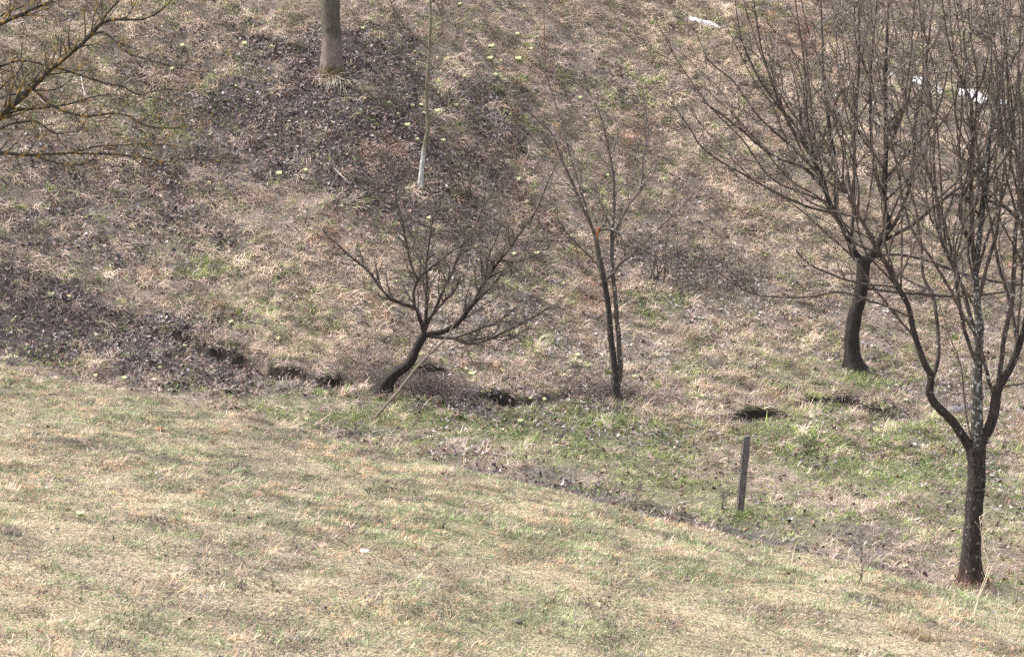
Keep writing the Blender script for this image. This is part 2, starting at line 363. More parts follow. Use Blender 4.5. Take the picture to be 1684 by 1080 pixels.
def cover(n, y0, y1, name, wscale, lscale, label):
    x, y = sample_xy(n, y0, y1)
    W = weights(x, y); fg = W['fg']
    # clumping: tufts grow thick in places, thin in others
    cl = fbm(x*3.2, y*3.2, 120, 3); cl2 = fbm(x*9, y*9, 130, 2)
    keep = (.35+1.3*sstep(.30, .62, cl))*(.55+.9*sstep(.3, .6, cl2))
    keep *= (1-.80*np.clip(W['litter'], 0, 1))*(1-.86*W['mud'])*(1-.3*W['dirt'])*(1-.25*W['pale'])
    keep *= 1+.3*W['straw']
    for poly in _polys:
        d, s, dep = seg_dist(x, y, poly); sdv = d*s+.16*(fbm(x*4, y*4, 410, 2)-.5)
        keep *= 1-np.clip(sstep(.12, .05, sdv)*sstep(-.36, -.20, sdv)*np.clip(dep*9, 0, 1), 0, 1)
    k = rng.random(len(x)) < keep
    x, y = x[k], y[k]; W = {a: b[k] for a, b in W.items()}; fg = fg[k]; cl = cl[k]; n = len(x)
    # species by weight
    patch = fbm(x*.7, y*.7, 150, 3); patch2 = fbm(x*2.6, y*2.6, 155, 2)
    fm1 = fbm(x*4.6, y*1.9, 310, 3); fm2 = fbm(x*3.6, y*1.5, 320, 3); fm3 = fbm(x*7.5, y*3.0, 330, 3)
    wt = np.stack([
        .55-.27*fg+2.0*W['straw']*(1-.45*fg)+.5*sstep(.48, .6, patch)+fg*.5*sstep(.50, .66, fm1),                       # straw
        (.70-.4*W['straw'])*(1-fg)+.18*fg,                                 # pinkish straw
        .62*(1-fg)+1.1*sstep(.46, .60, patch2)*(1-fg)+.36*fg,            # olive
        (3.4-3.0*fg)*W['green']+.34+.95*fg+.8*(1-fg)*sstep(.56, .68, fbm(x*1.3, y*1.3, 157, 3))+fg*2.0*sstep(.48, .60, fm2)*(.35+W['green']),                    # green
        1.8*W['rust']+.03+.9*(1-fg)*sstep(.62, .72, patch2)+.03*fg+1.1*fg*sstep(.50, .60, fm1),                                          # rust
        .17*(1-fg)+1.0*W['litter']+.8*W['mud']+.16*fg,                     # grey
        .09+1.0*W['litter']+.6*W['dirt']+.3*W['mud']+.15*sstep(.5, .35, cl)+fg*1.9*sstep(.54, .66, fm3)], 1)      # dark
    c = np.cumsum(wt, 1); c /= c[:, -1:]; cs = np.where(fg > .5, .06, np.where(y < 33, .11, .16))
    jx = x+cs*1.3*(vnoise(x*6, y*6, 350)-.5); jy = y+cs*1.3*(vnoise(x*6, y*6, 360)-.5)
    ha = hash2(np.floor(jx/cs), np.floor(jy/cs), 371); hb = hash2(np.floor(jx/cs), np.floor(jy/cs), 381)
    r_ = np.where(rng.random(n) < .62+.16*fg, ha, rng.random(n))
    sp = (r_[:, None] > c).sum(1)
    fgm = rng.random(n) < fg
    col = np.zeros((n, 3))
    for s_, pal, palf in ((0, STRAW, STRAW_FG), (1, STRAW_PINK, STRAW_FG), (2, OLIVE, OLIVE), (3, GREEN, GREEN_FG), (4, RUST, PEACH), (5, GREY, GREY), (6, DARK, DARK)):
        m = (sp == s_) & ~fgm; col[m] = pick(pal, m.sum())
        m = (sp == s_) & fgm; col[m] = pick(palf, m.sum())
    ll = np.array([1.25, 1.2, .9, .8, 1.1, .9, .8])[sp]
    tone = (.66+.82*sstep(.32, .68, fbm(x*5.5, y*5.5, 140, 3)))*(.8+.4*sstep(.3, .7, fbm(x*14, y*14, 145, 2))); tone = (tone*(1-.15*fg)+.10*fg)*(1-.10*fg); tone *= .74+.5*hb; col *= tone[:, None]
    length = lscale*ll*(.35+rng.random(n)**1.6*1.5)*(.75+.6*sstep(.4, .65, cl))
    width = wscale*(.6+.8*rng.random(n))*np.where(sp == 3, 1.15, 1)
    lean = np.clip(rng.normal(np.where(sp == 3, .9, 1.15)+.12*fgm, .34, n), .05, 1.55)
    # dry grass is combed downhill, with each tuft turned its own way
    z0 = ground(x, y); gx = (ground(x+.3, y)-z0)/.3; gy = (ground(x, y+.3)-z0)/.3
    down = np.arctan2(-gy, -gx); steep = np.clip(np.hypot(gx, gy)*1.6, 0, .85)
    tuft = (fbm(x*4, y*4, 170, 2)-.5)*9
    az = np.where(rng.random(n) < steep, down+rng.normal(0, .8, n), tuft+rng.normal(0, 1.6, n))
    V, q, t, C = make_blades(x, y, length, width, lean, az, col*.92, np.clip(col*1.08, 0, .85), bend=np.where(fg > .5, 1.12, 1.35))
    A = Acc(); A.add(V, q, t, C)
    o = A.build(name, M_BLADE); tag(o, label, "grass", kind='stuff')
cover(1000000, 9.0, 23.5, "bank_grass", .0046, .036, "short dry and greenish grass covering the near bank")
cover(400000, 22.0, 33.5, "gully_grass", .0066, .066, "green and straw grass on the damp gully floor")
cover(1250000, 30.0, 49.0, "hillside_grass", .0080, .098, "matted dead winter grass on the far hillside")

# ------------------------------------------------------------------ dead leaves
LEAF_DARK = [(.066,.046,.046),(.044,.032,.036),(.10,.075,.073),(.036,.027,.030),(.21,.175,.175),(.095,.060,.048)]
LEAF_PALE = [(.36,.315,.305),(.30,.25,.235),(.42,.37,.355),(.26,.21,.19),(.34,.28,.24)]
LEAF_BROWN = [(.16,.095,.075),(.115,.068,.055),(.22,.135,.10),(.13,.082,.075)]
def leaf_mesh(x, y, size, col, lift):
    n = len(x); z, N, zx, zy = normal_at(x, y)
    az = rng.random(n)*6.283
    d = np.stack([np.cos(az), np.sin(az), np.cos(az)*zx+np.sin(az)*zy], 1); d /= np.linalg.norm(d, axis=1)[:, None]
    s = np.cross(N, d)
    tilt = rng.normal(0, .45, n)[:, None]; tl2 = rng.normal(0, .5, n)[:, None]
    d2 = d*np.cos(tilt)+N*np.sin(tilt); s2 = s*np.cos(tl2)+N*np.sin(tl2); nn = np.cross(d2, s2)
    nn *= np.sign((nn*N).sum(1))[:, None]
    P = np.stack([x, y, z+lift], 1); L = size[:, None]; wd = L*(.17+.24*rng.random((n, 1))); cu = L*rng.normal(.05, .30, (n, 1)); fo = L*np.abs(rng.normal(.12, .12, (n, 1)))
    pts = [P-d2*L*.5+nn*cu*.4, P-d2*L*.12+s2*wd+nn*fo, P+d2*L*.2+s2*wd*.8+nn*(fo+cu*.3), P+d2*L*.5+nn*cu, P+d2*L*.2-s2*wd*.8+nn*(fo+cu*.3), P-d2*L*.12-s2*wd+nn*fo, P+d2*L*.05]
    V = np.stack(pts, 1).reshape(-1, 3); i = np.arange(n)*7
    q = np.concatenate([np.stack([i+6, i+0, i+1, i+2], 1), np.stack([i+6, i+4, i+5, i+0], 1), np.stack([i+6, i+2, i+3, i+4], 1)])
    C = np.repeat(col, 7, 0)
    return V, q, C
def litter(n, y0, y1):
    x, y = sample_xy(n, y0, y1); W = weights(x, y); fg = W['fg']
    cl = fbm(x*1.6, y*1.6, 200, 3)
    dens = (.05+.95*np.clip(W['litter'], 0, 1)+.42*W['pale']+.12*W['mud']+.10*sstep(.5, .7, cl))*(.5+1.0*sstep(.35, .6, cl))
    dens = dens*(1-fg)+fg*.025
    k = rng.random(len(x)) < dens; x, y = x[k], y[k]; W = {a: b[k] for a, b in W.items()}; n = len(x)
    wt = np.stack([.25+2.2*W['litter']+.8*W['mud'], .12+1.6*W['pale']+.10*W['litter'], .3+.55*W['litter']+.6*W['rust']], 1)
    c = np.cumsum(wt, 1); c /= c[:, -1:]; sp = (rng.random((n, 1)) > c).sum(1)
    col = np.zeros((n, 3))
    for s_, pal in enumerate((LEAF_DARK, LEAF_PALE, LEAF_BROWN)):
        m = sp == s_; col[m] = pick(pal, m.sum())
    size = (.036+.060*rng.random(n)**1.5)*np.where(W['fg'] > .5, .5, 1)*np.where(sp == 1, .8, 1)
    V, q, C = leaf_mesh(x, y, size, col, .006+.045*rng.random(n))
    me = mesh_arrays("leaf_litter", V, [q], C, False)
    o = link("leaf_litter", me, M_LEAF); tag(o, "dead fallen leaves lying dark and pale over the hillside and gully", "leaf litter", kind='stuff')
litter(360000, 9, 49)

# low green herbs among the leaves
def bank_clear(x, y):
    k = np.ones(x.shape)
    for poly in _polys:
        d, s, dep = seg_dist(x, y, poly); k *= 1-np.clip(sstep(.2, .1, d*s)*sstep(-.5, -.3, d*s)*np.clip(dep*8, 0, 1), 0, 1)
    return k
def herbs(n, y0, y1):
    x, y = sample_xy(n, y0, y1); W = weights(x, y)
    cl = fbm(x*2.2, y*2.2, 230, 3)
    dens = sstep(.56, .70, cl)*bank_clear(x, y)*(.10+.22*W['litter']+.9*W['green'])*(1-.75*W['fg'])
    k = rng.random(len(x)) < dens; x, y = x[k], y[k]; n = len(x)
    col = pick([(.11,.165,.06),(.15,.20,.075),(.085,.125,.045),(.19,.235,.10)], n)
    V, q, C = leaf_mesh(x, y, (.028+.035*rng.random(n)), col, .02+.04*rng.random(n))
    me = mesh_arrays("ground_herbs", V, [q], C, False)
    o = link("ground_herbs", me, M_PLANT); tag(o, "low green herbs sprouting between grass and dead leaves", "herbs", kind='stuff')
herbs(200000, 20, 49)

# ------------------------------------------------------------------ tubes
def catmull(P, R, step):
    P = np.asarray(P, float); R = np.asarray(R, float)
    if len(P) < 3:
        L = np.linalg.norm(P[1]-P[0]); n = max(2, int(L/step)+1); t = np.linspace(0, 1, n)[:, None]
        return P[0]*(1-t)+P[1]*t, (R[0]*(1-t)+R[1]*t)[:, 0]
    Q = np.vstack([2*P[0]-P[1], P, 2*P[-1]-P[-2]]); out = []; ro = []
    for i in range(len(P)-1):
        L = np.linalg.norm(P[i+1]-P[i]); n = max(1, int(round(L/step)))
        t = (np.arange(n)/n)[:, None]; a, b, c, d = Q[i], Q[i+1], Q[i+2], Q[i+3]
        out.append(.5*((2*b)+(-a+c)*t+(2*a-5*b+4*c-d)*t*t+(-a+3*b-3*c+d)*t**3)); ro.append(R[i]*(1-t[:, 0])+R[i+1]*t[:, 0])
    out.append(P[-1:]); ro.append(R[-1:])
    return np.vstack(out), np.concatenate(ro)
class Tubes:
    def __init__(s): s.V = []; s.Q = []; s.C = []; s.n = 0
    def add(s, P, R, sides=5, col=(1, 1, 1), rough=0.0, colfn=None, lobes=None):
        P = np.asarray(P, float); R = np.asarray(R, float); m = len(P)
        if m < 2: return
        T = np.gradient(P, axis=0); T /= np.linalg.norm(T, axis=1)[:, None]+1e-9
        up = np.array([0.0, 1, 0]) if abs(T[0][1]) < .8 else np.array([1.0, 0, 0])
        A = np.cross(T, up); A /= np.linalg.norm(A, axis=1)[:, None]+1e-9; B = np.cross(T, A)
        th = np.arange(sides)/sides*2*math.pi
        rr = R[:, None]*np.ones((1, sides))
        if rough > 0: rr = rr*(1+rough*(rng.random((m, sides))-.5)*2)
        if lobes is not None: rr = rr*(1+lobes[:, None]*(np.cos(5*th+.7)+.6*np.cos(3*th+2.1))[None, :])
        V = P[:, None, :]+rr[:, :, None]*(np.cos(th)[None, :, None]*A[:, None, :]+np.sin(th)[None, :, None]*B[:, None, :])
        i = (np.arange(m-1)*sides)[:, None]; j = np.arange(sides)[None, :]; j2 = (j+1) % sides
        Q = np.stack([i+j, i+j2, i+sides+j2, i+sides+j], -1).reshape(-1, 4)
        V = V.reshape(-1, 3)
        capv = np.array([P[-1]+T[-1]*R[-1]*.5]); k = m*sides; e = (m-1)*sides+np.arange(sides)
        Q2 = np.stack([e, np.roll(e, -1), np.full(sides, k), np.full(sides, k)], 1)
        Qc = Q2[:, :3]
        V = np.vstack([V, capv])
        s.V.append(V); s.Q.append(Q+s.n); s.T = getattr(s, 'T', []); s.T.append(Qc+s.n)
        if isinstance(col, float):
            a_ = sstep(.040, .010, np.append(np.repeat(R, sides), R[-1]))[:, None]; C = 1+a_*np.array([1.0, .95, .92])*col
        elif colfn is not None: C = colfn(V)
        else: C = np.tile(np.asarray(col, float), (len(V), 1))
        s.C.append(C); s.n += len(V)
    def build(s, name, mat, parent, base, label=None):
        if not s.V: return None
        me = mesh_arrays(name, np.concatenate(s.V)-np.asarray(base), [np.concatenate(s.Q), np.concatenate(s.T)], np.concatenate(s.C), True)
        o = link(name, me, mat, parent)
        if label: o['label'] = label
        return o

def grow(T, p, d, L, r, depth, up=.12, wob=.18, kids=4, ang=.75, seg=.07, minr=.0034, sides=4, flat=1.0, lenf=.55):
    """one twig with its side twigs"""
    n = max(3, int(L/seg)); d = d/np.linalg.norm(d); P = [p]; D = [d]
    for i in range(n):
        d = d+rng.normal(0, wob, 3)*np.array([1, flat, 1])*.6+np.array([0, 0, up*.5]); d /= np.linalg.norm(d); p = p+d*(L/n); P.append(p); D.append(d)
    R = np.maximum(r*(1-np.linspace(0, 1, n+1)*.75), minr)
    T.add(np.array(P), R, sides if r > .008 else 3)
    if depth > 0:
        for k in range(rng.poisson(kids)):
            t = .2+.75*rng.random(); i = min(n-1, int(t*n))
            ax = rng.normal(0, 1, 3)*np.array([1, flat, 1]); ax -= ax.dot(D[i])*D[i]; ax /= np.linalg.norm(ax)+1e-9
            a = ang*(.6+.7*rng.random()); nd = D[i]*math.cos(a)+ax*math.sin(a)
            grow(T, P[i], nd, L*lenf*(1-.5*t)*(.6+.8*rng.random()), max(R[i]*.62, minr), depth-1, up, wob, kids*.75, ang, seg, minr, sides, flat, lenf)
def along(P, R, T, n, L, depth, t0=.2, ang=.8, up=.12, rf=.45, **kw):
    """side twigs along a limb"""
    m = len(P); D = np.gradient(P, axis=0); D /= np.linalg.norm(D, axis=1)[:, None]+1e-9
    for k in range(n):
        t = t0+(1-t0)*((k+rng.random())/n); i = min(m-1, int(t*m))
        ax = rng.normal(0, 1, 3); ax[2] += .25; ax -= ax.dot(D[i])*D[i]; ax /= np.linalg.norm(ax)+1e-9
        a = ang*(.55+.8*rng.random()); nd = D[i]*math.cos(a)+ax*math.sin(a)
        grow(T, P[i], nd, L*(1.1-.6*t)*(.45+1.0*rng.random()), max(R[i]*rf, kw.get('minr', .0034)), depth, up=up, **kw)

def px_path(pts, Y0, dY, start=None):
    """pts of (pixel x, pixel y, width in pixels) -> points and radii; depth runs from Y0 by dY over the path"""
    P = []; R = []; acc = 0; L = [0]
    for i in range(1, len(pts)): acc += math.hypot(pts[i][0]-pts[i-1][0], pts[i][1]-pts[i-1][1]); L.append(acc)
    for (a, b, wd), l in zip(pts, L):
        Y = Y0+dY*l/max(acc, 1e-6); q = at(a, b, Y); P.append(q); R.append(wd*.5*Y/FPX)
    if start is not None: P[0] = np.array(start)
    return np.array(P), np.array(R)
def nearest(P, q):
    return int(np.argmin(np.linalg.norm(P-q, axis=1)))
def wobble(P, amp):
    m = len(P); j = np.cumsum(rng.normal(0, 1, (m, 3)), 0); j -= np.linspace(0, 1, m)[:, None]*j[-1]; j -= np.linspace(1, 0, m)[:, None]*j[0]
    return P+j*amp
class Tree:
    def __init__(s, name, base_px, label, mat, cat="tree", group=None, Y=None, twig_mat=None, dense=1.0, thin=.86, age=2.1):
        b = hit(*base_px) if Y is None else np.array(Y)
        s.base = b; s.Y = b[1]; s.mat = mat; s.tm = twig_mat or mat; s.root = empty(name, b, label, cat, group); s.limbs = {}
        s.kname = name; s.dense = dense; s.thin = thin; s.age = age
    def trunk(s, pts, dY=0.0, sides=12, colfn=None, flare=1.5, rough=.06, key='t', extra=None, name='trunk'):
        P, R = px_path(pts, s.Y, dY)
        P[0][2] = s.base[2]-.12; P[0][0] = s.base[0]
        P, R = catmull(P, R, .07); h = P[:, 2]-s.base[2]
        R = R*(1+(flare-.75)*np.exp(-np.clip(h, 0, None)/.10))
        P = wobble(P, .002)
        T = Tubes(); T.add(P, R, max(sides, 18), rough=rough, colfn=colfn, lobes=.24*np.exp(-np.clip(h, 0, None)/.13)+.05)
        s.limbs[key] = (P, R); s.T = T
        if extra: extra(T, s)
        T.build(name, s.mat, s.root, s.base)
        return P, R
    def limb(s, pts, dY=0.0, parent='t', key=None, twigs=8, L=.5, depth=2, t0=.2, ang=.8, up=.12, sides=7, name='branch', rough=.05, free=False, mat=None, label=None, rf=.45, Y0=None, lwob=.0028, age=None, **kw):
        PP, RR = s.limbs[parent]
        if Y0 is None:
            Y0 = s.Y
            for _ in range(3):
                i = nearest(PP, at(pts[0][0], pts[0][1], Y0)); Y0 = PP[i][1]
        P, R = px_path(pts, Y0, dY, None if free else None)
        if not free: i = nearest(PP, P[0]); P[0] = PP[i]
        P, R = catmull(P, R, .08); P = wobble(P, lwob); R = np.maximum(R, .003)
        T = Tubes(); T.add(P, R*s.thin, sides, col=float(s.age if age is None else age), rough=rough)
        o = T.build(name, mat or s.mat, s.root, s.base, label)
        if key: s.limbs[key] = (P, R)
        twigs = int(twigs*s.dense)
        if twigs:
            U = Tubes(); along(P, R, U, twigs, L, depth, t0, ang, up, rf, **kw)
            tw = U.build('twig_sprays', s.tm, s.root, s.base)
            if tw is not None: tw.parent = o
        return P, R

# ------------------------------------------------------------------ barks
B_DARK = bark_mat("dark_bark", (.008,.0065,.0055), (.034,.026,.022), (.12,.12,.10), .66, 30, bump=1.0)
B_LICHEN = bark_mat("lichened_bark", (.010,.008,.007), (.050,.038,.032), (.18,.185,.165), .625, 20, soft=.04, bump=1.0)
B_LICHEN_MORE = bark_mat("pale_lichened_bark", (.030,.025,.021), (.075,.065,.055), (.26,.27,.245), .555, 24)
B_TWIG = bark_mat("twig_bark", (.072,.058,.048), (.16,.132,.113), (.2,.19,.17), .7, 16, bump=.2)
B_TWIG_DARK = bark_mat("dark_twig_bark", (.050,.041,.034), (.115,.095,.080), (.2,.19,.17), .7, 16, bump=.2)
B_GREY = bark_mat("grey_brown_bark", (.035,.027,.023), (.075,.061,.053), (.24,.23,.20), .60, 20)
B_ORANGE = bark_mat("orange_lichened_bark", (.020,.016,.013), (.052,.043,.034), (.25,.145,.03), .55, 24, soft=.06)
B_ORANGE_TWIG = bark_mat("orange_lichened_twigs", (.050,.042,.030), (.10,.085,.058), (.23,.145,.035), .53, 14, soft=.06)
B_SAPLING = bark_mat("olive_bark", (.085,.072,.045), (.165,.142,.095), (.22,.21,.13), .6, 20)
B_BIG = bark_mat("grey_bark", (.075,.062,.053), (.155,.135,.12), (.15,.15,.10), .58, 10)
B_DRY = bark_mat("dry_stems", (.085,.062,.058), (.19,.15,.14), (.3,.27,.24), .7, 16, bump=.1)
B_RED = bark_mat("reddish_stems", (.13,.065,.05), (.20,.11,.085), (.2,.15,.13), .7, 16, bump=.1)
B_WOUND = plain_mat("torn_wood", (.20,.075,.035), (.30,.13,.06), 40)

exec_trees = True
# ------------------------------------------------------------------ 1. many-stemmed tree at the right
t = Tree("fruit_tree", (1599, 962), "nearest bare tree, dark lichen flecked trunk dividing into three stems on the gully floor", B_LICHEN, dense=.52, twig_mat=B_TWIG)
def red_foot(V):
    h = V[:, 2]-t.base[2]; k = np.exp(-np.clip(h, 0, None)/.10)[:, None]
    return np.ones((len(V), 3))*(1-k)+np.array([2.2, 1.2, .95])*k
t.trunk([(1599,966,38),(1598,909,33),(1602,857,30),(1607,798,30),(1607,761,30),(1605,735,34)], 0, 14, colfn=red_foot, flare=1.25)
RT = dict(seg=.09, wob=.20, flat=1.0, minr=.0048, kids=3.2)
tw = dict(twigs=14, L=.95, depth=2, ang=.8, up=.10, **RT)
P, R = t.limb([(1604,748,20),(1585,720,19),(1567,694,18),(1541,668,17),(1530,648,16),(1532,622,14),(1523,603,12.5),(1506,557,12),(1493,505,11),(1477,476,11),(1461,441,10),(1442,408,9),(1422,373,8),(1403,340,7),(1370,285,6),(1330,225,5),(1290,165,4),(1255,95,3),(1225,10,2.2),(1212,-60,1.5)], -.6, 't', 'L', **{**tw, 'twigs': 30, 't0': .35})
t.limb([(1531,630,9),(1544,583,8.5),(1542,531,8),(1534,486,7),(1519,457,6.5),(1512,400,6),(1500,330,5),(1470,260,4),(1440,180,3.4),(1425,80,2.6),(1415,-40,2)], .5, 'L', 'L2', **{**tw, 'twigs': 22})
t.limb([(1506,560,6),(1487,536,5.5),(1461,505,5),(1432,470,5),(1400,425,4.2),(1345,375,3.6),(1290,330,3),(1235,295,2.4),(1180,235,2),(1140,190,1.5)], -.5, 'L', 'L3', **{**tw, 'twigs': 14, 'L': .7})
t.limb([(1495,525,5),(1429,493,4.5),(1377,480,4.2),(1331,488,4.2),(1286,489,4),(1237,483,3.2),(1199,460,2.6),(1150,421,2)], -.4, 'L', 'L4', **{**tw, 'twigs': 16, 'L': .6})
t.limb([(1474,473,5),(1409,463,4.5),(1370,450,4.2),(1331,434,3.6),(1309,411,3)], -.6, 'L', 'L5', **{**tw, 'twigs': 9, 'L': .5})
t.limb([(1450,420,5.5),(1400,395,4.8),(1350,330,4.2),(1300,300,3.6),(1250,240,3),(1205,190,2.4),(1150,135,1.6)], -.9, 'L', 'L6', **{**tw, 'twigs': 15, 'L': .7})
t.limb([(1400,335,5),(1390,260,4.6),(1380,190,4),(1350,110,3.2),(1325,30,2.6),(1310,-60,2)], .2, 'L', 'L7', **{**tw, 'twigs': 16, 'L': .8})
t.limb([(1480,480,6),(1455,400,5.5),(1452,330,5),(1430,250,4.2),(1400,160,3.4),(1385,60,2.6),(1378,-40,2)], .4, 'L', 'L8', **{**tw, 'twigs': 18, 'L': .8})
P, R = t.limb([(1606,745,26),(1606,693,24),(1607,642,22),(1607,603,19),(1610,544,17),(1607,502,14),(1604,447,12),(1608,392,11),(1620,312,9.5),(1627,225,8),(1640,165,6.5),(1660,110,5),(1690,50,4),(1710,-30,3)], .25, 't', 'C', **{**tw, 'twigs': 26, 't0': .45}, mat=B_LICHEN_MORE, age=0.4)
t.limb([(1605,450,9),(1600,390,9),(1597,310,8.5),(1599,225,8),(1596,166,7),(1582,135,4.5),(1560,70,3.4),(1545,-20,2.4)], -.3, 'C', 'C2', **{**tw, 'twigs': 20, 'L': .8})
t.limb([(1596,172,5),(1612,140,4.5),(1625,90,4),(1632,20,3),(1640,-50,2)], .2, 'C2', 'C3', **{**tw, 'twigs': 12, 'L': .7})
t.limb([(1608,560,9),(1590,500,8.5),(1574,450,8),(1560,390,7),(1540,320,6),(1520,260,5),(1495,190,4.2),(1480,100,3.4),(1462,0,2.6),(1455,-60,2)], .7, 'C', 'C4', **{**tw, 'twigs': 24, 'L': .9})
t.limb([(1606,500,8),(1622,440,7),(1640,380,6.5),(1648,300,5.5),(1655,220,5),(1648,130,4),(1660,40,3),(1665,-50,2)], -.6, 'C', 'C5', **{**tw, 'twigs': 20, 'L': .8})
t.limb([(1604,600,7.5),(1584,538,8),(1574,480,8),(1568,441,7.5),(1552,408,7),(1545,366,6.5),(1538,290,5.5),(1535,200,4.6),(1520,110,3.6),(1512,10,2.6),(1508,-60,2)], -.5, 'C', 'C6', **{**tw, 'twigs': 22, 'L': .9})
P, R = t.limb([(1606,745,22),(1615,724,22),(1630,694,21),(1636,661,20),(1639,638,19),(1659,603,15),(1675,561,13),(1690,520,12),(1712,450,10),(1722,370,8),(1735,260,6.5),(1740,140,5),(1748,20,3.5),(1750,-60,2)], .35, 't', 'R', **{**tw, 'twigs': 26, 't0': .4})
t.limb([(1638,642,10),(1646,590,9.5),(1652,544,9.5),(1665,486,9),(1668,415,8.5),(1672,366,8),(1680,290,6.5),(1684,210,5.5),(1676,120,4.4),(1682,20,3.4),(1690,-60,2)], -.4, 'R', 'R2', **{**tw, 'twigs': 24, 'L': .9})
t.limb([(1637,652,8),(1625,625,8),(1617,590,7.5),(1600,545,7),(1578,505,6.5),(1560,470,6),(1530,420,5.5),(1500,375,5),(1480,300,4.4),(1462,200,3.8),(1445,110,3),(1430,0,2.4)], -.8, 'R', 'R3', **{**tw, 'twigs': 22, 'L': .9})
t.limb([(1672,570,8),(1660,500,7),(1640,430,6.5),(1625,350,5.6),(1610,260,4.8),(1590,180,4),(1585,80,3.2),(1575,-20,2.4)], .8, 'R', 'R4', **{**tw, 'twigs': 20, 'L': .9})
t.limb([(1642,636,5),(1665,632,4),(1690,628,3.4),(1730,600,2.6)], -.3, 'R', None, **{**tw, 'twigs': 5, 'L': .5})
t.limb([(1600,745,3.4),(1592,700,3),(1585,650,3),(1578,600,2.6),(1562,555,2.2),(1545,500,1.8)], -.35, 't', None, **{**tw, 'twigs': 7, 'L': .45})
def fan(t, parent, n, x0, x1, y0, y1, w0, spread, top, dYs, L=.7, twigs=9, **kw):
    for k in range(n):
        a = x0+(x1-x0)*rng.random(); b = y0+(y1-y0)*rng.random()
        e = a+spread*(rng.random()-.5)*2+kw.get('bias', 0); c = top*(1.3-.9*rng.random())
        PP = t.limbs[parent][0]; q = at(a, b, t.Y); i = nearest(PP, q); v = PP[i]; dy = CP*v[1]-SP*v[2]
        sx = CX+FPX*v[0]/dy; sy = CY-FPX*(SP*v[1]+CP*v[2])/dy
        pts = []
        m = 6
        for j in range(m):
            s_ = j/(m-1); ex = sx+(e-sx)*(s_**.75); ey = sy+(c-sy)*(s_**1.25)
            pts.append((ex+rng.normal(0, 9)*(j > 0), ey+rng.normal(0, 6)*(j > 0), max(1.6, w0*(1-.72*s_))))
        t.limb(pts, dYs*(rng.random()-.5)*2, parent, None, twigs=twigs, L=L, depth=2, ang=.68, up=.10, sides=5, rf=.55, **RT)
fan(t, 'C', 9, 1600, 1620, 330, 520, 6, 110, -40, 1.0)
fan(t, 'L', 10, 1380, 1500, 260, 500, 5, 190, 60, 1.0, bias=-120)
fan(t, 'R', 9, 1660, 1690, 420, 600, 6, 60, -40, .9)
fan(t, 'C6', 9, 1550, 1580, 300, 450, 4.5, 90, -30, .9)

# ------------------------------------------------------------------ 2. dark tree behind it
t = Tree("fruit_tree", (1406, 610), "bare wide crowned tree with curved blackish trunk above eroded bank", B_DARK, dense=.48, twig_mat=B_TWIG_DARK)
t.trunk([(1406,612,30),(1402,577,25),(1401,551,25),(1408,512,23),(1417,480,21),(1420,441,22),(1420,425,24)], .2, 12, flare=1.35)
tw = dict(twigs=14, L=1.1, depth=2, ang=.8, up=.09, seg=.10, wob=.20, minr=.0058, kids=3.2)
t.limb([(1418,432,16),(1406,418,16),(1395,392,14),(1383,369,12),(1370,345,10),(1360,326,9),(1350,288,8),(1322,239,7),(1295,200,5.5),(1270,140,4.4),(1250,70,3.4),(1238,-10,2.4)], -.5, 't', 'A', **{**tw, 'twigs': 24, 't0': .3})
t.limb([(1421,432,20),(1430,424,19),(1448,398,16),(1458,366,14),(1452,340,12),(1454,277,10),(1456,200,8),(1457,104,6.5),(1462,0,4),(1465,-60,3)], .4, 't', 'B', **{**tw, 'twigs': 26, 't0': .25})
t.limb([(1388,378,8),(1374,335,8),(1374,277,7.5),(1363,194,6.5),(1355,130,5),(1352,50,4),(1350,-40,3)], .5, 'A', 'A2', **{**tw, 'twigs': 18})
t.limb([(1398,397,6),(1405,330,7),(1406,260,7),(1407,208,6.5),(1410,150,6),(1414,69,5),(1413,0,4),(1415,-60,3)], .9, 'A', 'A3', **{**tw, 'twigs': 18})
t.limb([(1398,395,6),(1377,355,5.5),(1325,338,5),(1273,314,4.6),(1239,295,4.2),(1187,267,3.6),(1152,239,3),(1131,205,2.4),(1100,163,1.6)], -.8, 'A', 'A4', **{**tw, 'twigs': 16, 'L': .8})
t.limb([(1383,368,7),(1336,288,6),(1273,257,5),(1221,215,4.2),(1187,187,3.4),(1152,166,2.4)], -.2, 'A', 'A5', **{**tw, 'twigs': 14, 'L': .8})
t.limb([(1350,290,6),(1300,240,5),(1249,194,4.2),(1228,166,4),(1204,132,3.4),(1166,100,2.6),(1147,59,2)], .3, 'A', 'A6', **{**tw, 'twigs': 14, 'L': .8})
t.limb([(1345,280,5),(1310,210,4.4),(1270,160,4),(1240,110,3.4),(1218,60,2.8),(1208,-10,2)], -.6, 'A', 'A7', **{**tw, 'twigs': 14, 'L': .8})
t.limb([(1365,332,6),(1340,270,5.4),(1326,190,4.8),(1322,110,4),(1310,20,3),(1305,-50,2)], .8, 'A', 'A8', **{**tw, 'twigs': 16})
t.limb([(1448,398,9),(1480,350,8),(1500,290,7),(1505,200,6),(1520,130,5),(1530,40,4),(1540,-50,3)], -.4, 'B', 'B2', **{**tw, 'twigs': 20})
t.limb([(1450,395,8),(1500,370,7.5),(1550,330,6.5),(1600,290,6),(1640,240,5),(1670,160,4),(1690,80,3)], .8, 'B', 'B3', **{**tw, 'twigs': 20})
t.limb([(1455,330,7),(1435,260,6.4),(1430,180,5.6),(1432,100,4.6),(1440,10,3.4),(1442,-50,2)], -.9, 'B', 'B4', **{**tw, 'twigs': 18})
t.limb([(1456,250,7),(1480,200,6),(1490,150,5),(1500,80,4),(1505,0,3)], .5, 'B', 'B5', **{**tw, 'twigs': 14})
